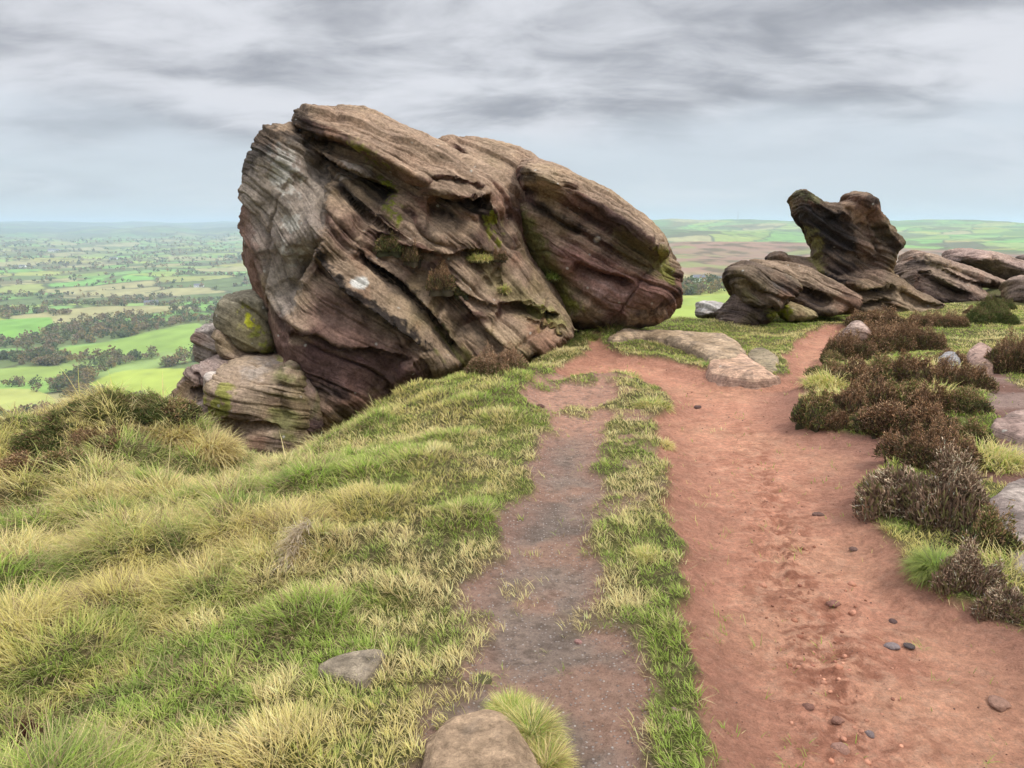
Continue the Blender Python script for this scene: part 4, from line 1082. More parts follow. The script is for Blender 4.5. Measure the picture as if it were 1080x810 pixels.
def build_grass(rho0=15000):
    R0, R1 = 0.9, 17.5
    # sample radius with density per area  min(1, (2.6/r)^1.35)
    rg = np.linspace(R0, R1, 800); dens = np.minimum(1, (2.6 / rg) ** 1.35) * rg
    cdf = np.cumsum(dens); tot = cdf[-1] * (rg[1] - rg[0]); span = math.radians(102)
    n = int(tot * span * rho0); r = np.interp(rng.random(n) * cdf[-1], cdf, rg)
    a = (rng.random(n) - .5) * span
    x = r * np.sin(a); y = r * np.cos(a)
    k = (x > RX0 + .2) & (x < RX1 - .3) & (y > RY0 + .2) & (y < RY1 - .3)
    x, y, r = x[k], y[k], r[k]
    # gather into small tufts, looser with worn turf
    cell = .085; ix = np.floor(x / cell).astype(np.int64); iy = np.floor(y / cell).astype(np.int64)
    jx, jy = jit(ix, iy, 5); cx = (ix + .15 + .7 * jx) * cell; cy = (iy + .15 + .7 * jy) * cell
    longg = np.clip(_raster(left_long, x, y), 0, 1)
    pull = .25 + .45 * longg * rng.random(len(x))
    x = x + (cx - x) * pull; y = y + (cy - y) * pull
    M = _raster(M_grass, x, y)
    # thin, patchy cover where turf gives way to bare soil; keep patches on the right sparse under heather
    pt = fbm(x * 6, y * 6, 0 * x, 3, 111)
    keepp = (M > .12 + .75 * rng.random(len(x)) + .35 * fbm(x * 9, y * 9, 0 * x, 2, 112)) | ((M > .02) & (rng.random(len(x)) < .05))
    keepp &= ((longg > .15) | (pt > -.55) | (rng.random(len(x)) < .5))
    x, y, r, cx, cy, longg, pt = [q[keepp] for q in (x, y, r, cx, cy, longg, pt)]
    ok_ = np.ones(len(x), bool)
    for sp_ in STONES:
        bb = (x > sp_[:, 0].min() - .1) & (x < sp_[:, 0].max() + .1) & (y > sp_[:, 1].min() - .1) & (y < sp_[:, 1].max() + .1)
        kk = np.flatnonzero(bb); ok_[kk] &= poly_sd(x[kk], y[kk], sp_) < .018
    x, y, r, cx, cy, longg, pt = [q[ok_] for q in (x, y, r, cx, cy, longg, pt)]
    n = len(x)
    # nearest tussock
    bi = np.full(n, -1); bd = np.full(n, 9.)
    for i in range(len(tx)):
        m = np.flatnonzero((np.abs(x - tx[i]) < .45) & (np.abs(y - ty[i]) < .45))
        if len(m):
            d = np.hypot(x[m] - tx[i], y[m] - ty[i]) / tr[i]; u = d < bd[m]
            bd[m[u]] = d[u]; bi[m[u]] = i
    intus = sstep(1.5, .6, bd) * (bi >= 0)
    txx, tyy = tx[bi], ty[bi]
    ang = gnoise(x * .5, y * .5, 0 * x, 113) * 2.2 + math.radians(200)       # lie of the grass, mostly down the slope
    ox = np.cos(ang) * .4 + (x - cx) / cell * 1.6 + intus * (x - txx) / .2 * 1.3 + rng.normal(0, .6, n)
    oy = np.sin(ang) * .4 + (y - cy) / cell * 1.6 + intus * (y - tyy) / .2 * 1.3 + rng.normal(0, .6, n)
    az = np.arctan2(oy, ox)
    n1 = fbm(x * 1.1, y * 1.1, 0 * x, 4, 115); n2 = fbm(x * 4.3, y * 4.3, 0 * x, 3, 116); n3 = fbm(x * .45, y * .45, 0 * x, 2, 117)
    tl = np.where(bi >= 0, rng.random(len(tx))[bi], 0)
    Ln = (.028 + .03 * rng.random(n)) * (1 + .5 * n2) + longg * (.015 + .075 * rng.random(n)) * (1 + .8 * n1) + intus * longg * (.04 + .13 * tl) * rng.random(n) + intus * .03
    Ln = np.clip(Ln, .018, .34)
    lodw = np.clip(r / 3.2, 1, 4.2)
    w = (.0022 + .0018 * rng.random(n)) * lodw ** .8
    Ln = Ln * np.where(r > 8, .9, 1)
    phi0 = .15 + .5 * rng.random(n) + .25 * longg * np.clip(bd, 0, 1.2) * intus
    phi1 = .4 + 1.3 * rng.random(n) * (.5 + longg)
    # colour
    dry = sstep(-.30, .32, n1 * .95 + n2 * .6 + rng.normal(0, .16, n) - .02 + .35 * intus * (tl - .45) * 2 * longg)
    dry = np.clip(dry, 0, 1)
    g = GREEN + (DGREEN - GREEN) * (sstep(-.2, .5, -n2 + rng.normal(0, .2, n)) * (.25 + .6 * longg))[:, None]
    dcol = STRAWG + (STRAW - STRAWG) * sstep(-.2, .5, n3 + .5 * n2 + rng.normal(0, .2, n) + .3 * longg)[:, None]
    col = g + (dcol - g) * dry[:, None]
    lie = rng.random(n) < .24
    phi0 = np.where(lie, 1.15 + .3 * rng.random(n), phi0); phi1 = np.where(lie, rng.normal(0, .5, n), phi1); Ln = np.where(lie, Ln * 1.25, Ln)
    col[lie] = np.array((.46, .36, .19)) * (.6 + .8 * rng.random(lie.sum()))[:, None]
    stalk = rng.random(n) < .006 * longg; Ln = np.where(stalk, Ln * 1.9, Ln); phi1 = np.where(stalk, phi1 * .4, phi1)
    br = rng.random(n) < .03 + .45 * sstep(.25, .5, fbm(x * 3.1, y * 3.1, 0 * x, 3, 118)) * longg
    col[br] = BROWN
    col = col * (1 + rng.normal(0, .20, n))[:, None] * (1 + .22 * gnoise(x * 12, y * 12, 0 * x, 119))[:, None]
    tip = col * .72 + STRAW * .30
    z = ground_z(x, y)
    V, q, t, C = blades(x, y, z, az, Ln, phi0, phi1, w, np.clip(col, .02, .8), np.clip(tip, .02, .85))
    me = make_mesh('grass', V, q, t); set_col(me, C)
    o = link('grass', me, MAT_GRASS); tag(o, kind='stuff')
    print('GRASS blades', n)

def make_tussock_mesh(name, rad, hgt, n, cols, wmul=1.0, flat=.0, spread=1.0):
    a = rng.random(n) * 2 * np.pi; rr = np.sqrt(rng.random(n)) * rad
    x = rr * np.cos(a); y = rr * np.sin(a); z = hgt * .25 * np.sqrt(np.clip(1 - (rr / rad) ** 2, 0, 1)) - .03
    az = a + rng.normal(0, .5, n)
    Ln = hgt * (.35 + .95 * rng.random(n)) * (1 - .25 * rr / rad)
    c = np.array(cols)[rng.integers(0, len(cols), n)] * (1 + rng.normal(0, .15, n))[:, None]
    V, q, t, C = blades(x, y, z, az + rng.normal(0, 1.0, n), Ln, .15 + 1.0 * spread * (rr / rad) ** 1.5 * rng.random(n) + .25 * rng.random(n) + flat, .5 + 1.9 * spread * rng.random(n), (.0024 + .0016 * rng.random(n)) * wmul, np.clip(c, .02, .8), np.clip(c * .6 + STRAW * .4, .02, .8))
    # an earthy mound beneath the blades
    th = np.linspace(0, 2 * np.pi, 24, endpoint=False); MV = [(0, 0, hgt * .12)]
    for f, zz in ((.4, .10), (.75, .04), (1.0, -.12)):
        for q_ in th: MV.append((math.cos(q_) * rad * f, math.sin(q_) * rad * f, hgt * zz - (.04 if f == 1 else 0)))
    MV = np.array(MV); b0 = len(V)
    T = [(b0, b0 + 1 + i, b0 + 1 + (i + 1) % 24) for i in range(24)]
    for k in range(2):
        for i in range(24):
            p0, p1, p2, p3 = [b0 + 1 + k * 24 + i, b0 + 1 + k * 24 + (i + 1) % 24, b0 + 1 + (k + 1) * 24 + (i + 1) % 24, b0 + 1 + (k + 1) * 24 + i]
            T += [(p0, p3, p2), (p0, p2, p1)]
    me = make_mesh(name, np.vstack([V, MV]), q, np.vstack([t, T]))
    set_col(me, np.vstack([C, np.tile((.11, .10, .04), (len(MV), 1))]))
    return me

def make_heather_mesh(name, R, H, n, pal, under, seed, spike=.045, thick=.0046):
    """dome of upright twigs ending in bud spikes, over a dark twiggy heart"""
    rg = np.random.default_rng(seed)
    a = rg.random(n) * 2 * np.pi; q = np.sqrt(rg.random(n))
    lump = 1 + .22 * np.sin(a * 3 + seed) + .14 * np.sin(a * 5 + 2 * seed)
    x = R * q * np.cos(a) * lump; y = R * q * np.sin(a) * lump
    ln_ = fbm(x * 7 + seed, y * 7, 0 * x, 3, seed % 50)
    hz = H * np.sqrt(np.clip(1 - q ** 2.2, .0, 1)) * (1 + 1.1 * ln_)
    hz = hz * (.72 + .42 * rg.random(n)) + .01
    tw = gnoise(x * 5, y * 5, 0 * x + 3, seed % 40) * 2.5
    top = np.c_[x, y, hz]
    d = np.c_[x / R * .8 + .35 * np.cos(tw * 3), y / R * .8 + .35 * np.sin(tw * 3), np.full(n, .62)] + rg.normal(0, .52, (n, 3)); d /= np.linalg.norm(d, axis=1)[:, None]
    e1 = np.cross(d, rg.normal(size=(n, 3))); e1 /= np.linalg.norm(e1, axis=1)[:, None]; e2 = np.cross(d, e1)
    Ls = spike * (.35 + .9 * rg.random(n) ** 1.5); tk = thick * (.7 + .6 * rg.random(n))
    lv = [(-1.2, .15), (-.3, .6), (.35, 1.0), (1.0, .25)]
    V = np.empty((n, 13, 3)); C = np.empty((n, 13, 3))
    pc = np.array(pal)[rg.integers(0, len(pal), n)] * (1 + rg.normal(0, .22, n))[:, None]
    uc = np.array(under)[rg.integers(0, len(under), n)]
    for k, (tt, rr) in enumerate(lv):
        for j in range(3):
            an = j * 2.0944 + k * 1.05
            rk = tk * rr * (1 + .6 * rg.normal(size=n) * .4)
            V[:, k * 3 + j] = top + d * (tt * Ls)[:, None] + (e1 * math.cos(an) + e2 * math.sin(an)) * rk[:, None]
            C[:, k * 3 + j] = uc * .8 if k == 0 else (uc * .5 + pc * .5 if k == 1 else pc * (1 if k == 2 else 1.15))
    V[:, 12] = top + d * (1.15 * Ls)[:, None]; C[:, 12] = pc
    f = []
    for k in range(3):
        for j in range(3):
            f.append((k * 3 + j, k * 3 + (j + 1) % 3, k * 3 + 3 + (j + 1) % 3, k * 3 + 3 + j))
    b = (np.arange(n) * 13)[:, None, None]
    Q = (b + np.array(f)).reshape(-1, 4); T = (b + np.array([(9, 10, 12), (10, 11, 12), (11, 9, 12)])).reshape(-1, 3)
    V = V.reshape(-1, 3); C = C.reshape(-1, 3)
    # side leaves lower down
    m = n
    a2 = rg.random(m) * 2 * np.pi; q2 = .55 + .5 * rg.random(m); zz = H * rg.random(m) * .75
    rr2 = R * np.sqrt(np.clip(1 - (zz / H) ** 2, .1, 1)) * (.75 + .3 * rg.random(m)) * (1 + .22 * np.sin(a2 * 3 + seed) + .14 * np.sin(a2 * 5 + 2 * seed))
    p = np.c_[rr2 * np.cos(a2), rr2 * np.sin(a2), zz]
    dv = rg.normal(size=(m, 3)) * .5 + np.c_[np.cos(a2) * .4, np.sin(a2) * .4, np.full(m, .9)]; dv /= np.linalg.norm(dv, axis=1)[:, None]
    sv = np.cross(dv, rg.normal(size=(m, 3))); sv /= np.linalg.norm(sv, axis=1)[:, None]
    l2 = (.015 + .03 * rg.random(m))[:, None]; w2 = (.003 + .003 * rg.random(m))[:, None]
    LV = np.stack([p - sv * w2 * .5, p + sv * w2 * .5, p + dv * l2 + sv * w2, p + dv * l2 * 1.3, p + dv * l2 - sv * w2], 1).reshape(-1, 3)
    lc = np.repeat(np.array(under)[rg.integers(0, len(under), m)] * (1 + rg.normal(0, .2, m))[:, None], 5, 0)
    b2 = len(V) + (np.arange(m) * 5)[:, None]
    Q = np.vstack([Q, b2 + np.array([0, 1, 2, 4])]); T = np.vstack([T, b2 + np.array([2, 3, 4])])
    V = np.vstack([V, LV]); C = np.vstack([C, lc])
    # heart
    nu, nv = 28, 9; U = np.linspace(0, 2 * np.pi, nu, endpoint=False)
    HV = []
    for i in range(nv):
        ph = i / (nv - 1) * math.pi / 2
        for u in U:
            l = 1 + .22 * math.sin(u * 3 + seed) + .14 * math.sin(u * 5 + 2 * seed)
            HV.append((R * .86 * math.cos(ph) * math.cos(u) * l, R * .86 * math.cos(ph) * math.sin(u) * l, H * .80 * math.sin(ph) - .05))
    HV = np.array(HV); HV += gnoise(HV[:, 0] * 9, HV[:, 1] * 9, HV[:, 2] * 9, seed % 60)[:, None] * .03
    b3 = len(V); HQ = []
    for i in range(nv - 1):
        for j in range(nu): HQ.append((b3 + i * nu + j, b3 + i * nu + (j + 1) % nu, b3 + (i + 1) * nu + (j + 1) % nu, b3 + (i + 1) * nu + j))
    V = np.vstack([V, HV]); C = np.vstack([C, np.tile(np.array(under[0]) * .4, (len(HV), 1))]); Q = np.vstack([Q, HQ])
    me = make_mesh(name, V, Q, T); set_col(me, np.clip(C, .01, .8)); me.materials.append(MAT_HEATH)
    return me

B1, B2, B3 = (.42, .235, .115), (.60, .39, .22), (.24, .125, .06)
PALES = [(.80, .62, .44), (.66, .48, .32), (.72, .54, .37), (.52, .37, .25), (.32, .20, .13), (.25, .15, .10), (.22, .14, .09)]
PAL = dict(brown=([B1, B2, B3, (.27, .155, .095)], [(.10, .075, .035), (.14, .13, .04), (.09, .05, .03)]),
           mix=([B1, B2, (.30, .30, .09), (.22, .22, .06)], [(.09, .085, .03), (.12, .14, .04), (.07, .045, .03)]),
           pale=(PALES, [(.24, .155, .10), (.20, .18, .07), (.16, .10, .065)]),
           green=([(.17, .20, .045), (.12, .15, .035), (.27, .24, .08), (.25, .14, .08)], [(.07, .09, .025), (.10, .12, .03)]),
           pink=([(.45, .27, .22), (.36, .22, .17), (.28, .18, .10)], [(.12, .11, .04), (.09, .06, .035)]),
           rust=([(.46, .27, .15), (.34, .19, .11), (.56, .38, .24)], [(.18, .12, .06), (.13, .13, .04)]),
           dead=([(.16, .06, .035), (.22, .09, .05), (.10, .04, .03)], [(.07, .03, .02), (.09, .04, .025)]))
_hm = {}
def heather_mesh(pal, var, big):
    k = (pal, var, big)
    if k not in _hm:
        R_, n_ = ((.34, 6500) if big else (.22, 2600))
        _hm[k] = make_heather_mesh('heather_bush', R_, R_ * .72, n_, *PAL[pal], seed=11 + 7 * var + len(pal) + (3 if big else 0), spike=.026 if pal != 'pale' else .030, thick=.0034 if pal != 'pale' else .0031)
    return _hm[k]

def surf_point(u, v, objs):
    """first rock or ground point under a picture position"""
    dx, dy, dz = ray(u, v); d = Vector((float(dx), float(dy), float(dz))).normalized(); o = Vector((0, 0, CAM_H)); best = None
    for ob in objs:
        ok, loc, nr, _ = ob.ray_cast(o - ob.location, d)
        if ok:
            loc = loc + ob.location
            if best is None or (loc - o).length < (best - o).length: best = loc
    if best is None:
        x, y = ground_hit(u, v); return Vector((float(x[0]), float(y[0]), float(ground_z(x, y)[0])))
    return best

def build_heather(rocks):
    rr = list(rocks.values())
    grp = 'heather bushes crowded between the red path and the side path'
    crowd = 'brown heather bush in the dense heather bank between the red path and the side path'
    bushes = [ # u, v of the base, width px, height px, palette, label (None: one of the crowd), on rock
        (968,548,96,70,'pale','large bush of pale dry heather spikes overhanging the right edge of the red path'),
        (1016,562,84,84,'pale','pale heather bush joined to the right side of the large one by the path'),
        (1054,588,58,60,'mix','greenish heather bush touching the grey slab at the right edge'),
        (1030,632,62,56,'pale','pale spiky heather bush beside the tall green grass at the lower right'),
        (1075,655,60,44,'pale','pale heather bush lowest of all at the right edge'),
        (1002,500,92,56,'brown','broad dark brown heather bush just behind the large pale one'),
        (935,346,56,22,'brown','brown heather bush nearest the foot of the anvil tor'),
        (982,346,42,18,'brown','low brown heather bush in grass right of the foot of the anvil tor'),
        (1010,346,36,18,'brown','low brown heather bush in the grass below the broad wedge of tilted slabs'),
        (1054,342,48,24,'green','green-brown heather bush below the rounded boulder at the right edge'),
        (1032,331,18,10,'brown','smallest dark heather clump in the grass left of the rounded boulder'),
        (1086,392,56,50,'brown','brown heather bush cut by the right edge, above the side path'),
        (880,402,40,22,'mix','grassy heather bush at the left tip of the bank, beside the narrow path'),
        (866,452,46,44,'mix','greenish heather bush bulging furthest left over the red path'),
        (888,454,34,24,'brown','small brown heather clump at the foot of the greenish bulging bush'),
        (900,380,48,34,'brown',None),(940,372,60,36,'brown',None),(975,370,54,34,'brown',None),(955,358,54,24,'brown',None),(920,360,44,22,'brown',None),(908,410,46,34,'brown',None),(905,442,48,44,'brown',None),
        (935,404,50,32,'mix',None),(968,404,52,34,'brown',None),(1000,408,48,34,'brown',None),(1030,412,40,30,'brown',None),(926,436,50,42,'brown',None),(958,436,54,40,'mix',None),(992,440,54,38,'brown',None),
        (1026,440,46,34,'mix',None),(950,462,60,36,'brown',None),(985,468,64,42,'brown',None),(1030,470,44,30,'mix',None),(925,458,44,26,'mix',None),(1010,385,34,20,'brown',None),
        (100,446,70,26,'green','green bilberry-like bush on top of the hillock at left, above the moor'),
        (60,458,60,26,'green','green bush on the left shoulder of the hillock'),
        (142,446,60,22,'green','brownish green bush on the crest of the hillock beside the pale tussock'),
        (32,482,60,28,'green','dark green bush low on the hillock by the left edge'),
        (92,476,66,26,'brown','brown heather bush in the middle of the hillock'),
        (12,512,56,30,'brown','brown heather bush at the left edge below the hillock'),
        (52,502,60,24,'mix','mixed brown and green heather bush between hillock and long grass'),
        (178,452,50,20,'mix','mixed heather bush hard against the pale tussock on the hillock'),
        (22,783,36,42,'dead','dark red-brown dead plant in the long grass at the bottom left'),
        (272,545,18,16,'pink','small pinkish dry heather sprig in the green grass hollow'),
        (526,397,62,34,'rust','rust-brown heather bush in front of the great outcrop beside the small path'),
        (505,395,36,20,'pink','pinkish brown heather clump left of the rust-brown bush by the outcrop'),
        (438,410,24,14,'pink','small heather clump in the grass under the middle of the outcrop'),
        (356,436,30,20,'pink','pink heather sprigs above the grass brink under the left overhang'),
        (334,452,26,16,'pink','lowest pink heather sprigs on the grass brink, nearest the rock pile'),
        (376,424,24,14,'mix','small greenish heather tuft on the brink under the outcrop'),
        (882,386,24,14,'mix','small heather tuft left of the smooth tan stone by the narrow path'),
        (1058,328,34,18,'green','small green heather tuft against the rounded boulder at the right edge'),
    ]
    onrock = [(412,263,36,14,'mix','long heather tuft growing in the ledge across the middle of the great outcrop'), (436,273,24,18,'brown','dark end of the heather tuft on the middle ledge of the great outcrop'),
              (466,303,30,18,'brown','brown heather tuft on the outcrop below the middle ledge'), (488,309,14,12,'mix','tiny green tuft at the right end of the brown tuft on the outcrop'),
              (474,358,12,10,'pink','tiny pinkish tuft low in a crack of the outcrop above the grass'), (526,272,16,8,'brown','dark tuft at the right end of the straw grass on the outcrop')]
    out = []
    for i, (u, v, w, h, pal, lab) in enumerate(bushes + onrock):
        rk = i >= len(bushes)
        if rk: p = surf_point(u, v, rr)
        else:
            x, y = ground_hit(u, v); p = Vector((float(x[0]), float(y[0]), float(ground_z(x, y)[0])))
        dist = p.y; W = w / FPX * dist / .95; Hh = max(h * (.60 if pal != 'pale' else .66), w * .24) / FPX * dist / .95
        big = W > .5; me = heather_mesh(pal, i % 2, big)
        R_ = .34 if big else .22
        sx = W / 2 / R_ * .98; sz = Hh / (R_ * .72) * (.95 if not rk else 1.5)
        o = bpy.data.objects.new('heather_bush' if pal not in ('dead',) or i != 43 else 'dead_plant', me); ROOT.objects.link(o)
        back = -R_ * sx * .35 if rk else R_ * sx * .75
        o.location = (p.x, p.y + back, 0)
        o.location.z = (p.z - .03) if rk else min(p.z, float(ground_z(p.x, p.y + back)[0])) - .02
        o.rotation_euler = (0, 0, rng.random() * 6.28); o.scale = (sx, sx * (1.0 if not rk else .7), sz)
        if pal == 'dead' and i == 43: o.name = 'dead_plant'
        tag(o, lab or crowd, 'plant' if pal == 'dead' and i == 43 else 'heather', None)
        if lab is None: o['group'] = grp
        out.append(o)
    return out

def build_tussocks(rocks):
    rr = list(rocks.values()); S, SG, G, DG = [tuple(q) for q in (STRAW, STRAWG, GREEN, DGREEN)]
    T = [ # u, v, w px, h px, colours, label, on rock
        (658,392,44,15,[SG,G,S,DG],'low round turf clump standing alone where the two paths meet',0),
        (746,388,16,14,[G,(.16,.34,.04),DG],'small bright green tuft against the left end of the pinkish path slab',0),
        (648,352,52,26,[DG,G,SG,(.20,.14,.07)],'dark green spilling tussock between the leaning boulder and the long flat slab',0),
        (622,356,26,16,[G,DG,SG],'small green tussock squeezed against the foot of the leaning boulder',0),
        (552,366,26,16,[DG,G,(.22,.2,.1)],'dark green tuft just above the rust-brown heather bush',0),
        (509,716,38,9,[G,SG],'flat little green tuft alone in the middle of the small path',0),
        (560,778,46,70,[S,SG,G,DG],'straw-coloured tuft draped over the right side of the big bottom stone',0),
        (576,806,40,62,[S,SG,G,BROWN],'lowest straw tuft at the bottom edge, right of the big bottom stone',0),
        (540,752,48,50,[S,SG,G,G],'pale tuft crowning the top of the big bottom stone',0),
        (684,590,40,28,[S,SG,G,G],'bushy tussock on the strip between the paths leaning over the red path',0),
        (214,486,70,48,[S,S,SG,BROWN],'big pale straw tussock at the right end of the hillock above the rock pile',0),
        (176,466,60,30,[S,SG,BROWN],'pale straw tussock left of the biggest one on the hillock',0),
        (992,612,44,52,[G,DG,(.16,.34,.04)],'tall bright green grass under the large pale heather bush',0),
        (946,560,20,18,[(.22,.36,.05),G],'tiny green tuft at the left foot of the large pale heather bush',0),
        (340,598,34,26,[G,DG,SG],'dark green tuft beside the bleached hanging grass mat',0),
        (506,272,34,14,[S,SG,G],'straw grass tuft growing on a high ledge of the great outcrop',1),
        (531,306,12,14,[SG,G,BROWN],'tiny straw tuft in the crack of the outcrop under the high ledge',1),
        (584,292,14,14,[G,(.16,.34,.04)],'green grass in the gap between outcrop and leaning boulder',1),
        (700,470,26,18,[S,SG],'straw tuft on the upper part of the strip between the paths',0),
        (690,432,50,22,[SG,S,G,DG],'rounded turf hummock at the head of the strip between the paths',0),
        (838,300+38,30,8,[G,(.30,.40,.06)],'short green tuft at the mouth of the narrow path under the anvil tor',0),
        (714,388-12,24,8,[SG,G],'thin straw tuft leaning on the front of the long flat slab',0),
    ]
    for u, v, w, h, cols, lab, rk in T:
        if rk: p = surf_point(u, v, rr)
        else:
            x, y = ground_hit(u, v); p = Vector((float(x[0]), float(y[0]), float(ground_z(x, y)[0])))
        D = p.y; rad = w / FPX * D * .36; hg = h / FPX * D
        n = int(np.clip(3600 * (w * h) / 1600, 500, 4500))
        me = make_tussock_mesh('grass_tussock', rad, max(hg * .72, .05), n, cols, wmul=np.clip(D / 3.2, .8, 3.2))
        o = link('grass_tussock', me, MAT_GRASS); o.location = (p.x, p.y + (-rad * .4 if rk else rad * .6), p.z)
        if not rk: o.location.z = min(p.z, float(ground_z(p.x, p.y + rad * .6)[0])) 
        tag(o, lab, 'grass tuft')
    for u, v in ((878,408),(925,395),(918,425),(978,392),(985,424),(948,450),(1045,482),(884,426),(1005,400),(1064,604)):
        x, y = ground_hit(u, v); D = float(y[0]); rad = .16 + .1 * rng.random()
        me = make_tussock_mesh('grass_tussock', rad, .15 + .08 * rng.random(), 1400, [S, SG, G, SG], wmul=np.clip(D / 3.2, .8, 3.2))
        o = link('grass_tussock', me, MAT_GRASS); o.location = (float(x[0]), D, float(ground_z(x, y)[0]))
        tag(o, 'yellow-green grass tuft growing up between the brown heather bushes right of the red path', 'grass tuft', 'grass tufts among the heather bushes')
    # bleached mat of dead grass hanging on a little scarp
    x, y = ground_hit([326, 306], [572, 604])
    n = 500; t = rng.random(n); px = x[0] + (x[1] - x[0]) * t + rng.normal(0, .022, n); py = y[0] + (y[1] - y[0]) * t + rng.normal(0, .045, n)
    z0 = float(ground_z(x[:1], y[:1])[0]); pz = ground_z(px, py) + .05 * (1 - t) + .02
    col = np.array((.62, .52, .38)) * (1 + rng.normal(0, .12, n))[:, None]
    V, q, tt, C = blades(px - x[0], py - y[0], pz - z0, np.full(n, math.atan2(y[1] - y[0], x[1] - x[0])) + rng.normal(0, .25, n), .07 + .12 * rng.random(n), .7 + .6 * rng.random(n), .5 + .2 * rng.random(n), .003 + .002 * rng.random(n), np.clip(col, .1, .85))
    me = make_mesh('dead_grass_mat', V, q, tt); set_col(me, C); o = link('dead_grass_mat', me, MAT_GRASS); o.location = (x[0], y[0], z0)
    tag(o, 'bleached whitish mat of dead grass hanging in the green hollow at left', 'dead grass')

def stone_mesh(name, seed, flat=.6, sub=3):
    import bmesh
    bm = bmesh.new(); bmesh.ops.create_icosphere(bm, subdivisions=sub, radius=1)
    co = np.array([v.co for v in bm.verts])
    d = 1 + .30 * fbm(co[:, 0] * .9 + seed, co[:, 1] * .9, co[:, 2] * .9, 2, seed) + .06 * fbm(co[:, 0] * 4, co[:, 1] * 4, co[:, 2] * 4, 2, seed + 1)
    co = co * d[:, None] * np.array([1, .75, flat])
    for a in range(4):                                    # flat chipped facets
        nrm = np.array([math.cos(a * 1.9 + seed), math.sin(a * 1.9 + seed), .5]); nrm /= np.linalg.norm(nrm)
        k = co @ nrm; co -= np.clip(k - .62, 0, 9)[:, None] * nrm * .85
    for v, c in zip(bm.verts, co): v.co = c
    me = bpy.data.meshes.new(name); bm.to_mesh(me); bm.free()
    me.polygons.foreach_set('use_smooth', np.ones(len(me.polygons), bool))
    return me

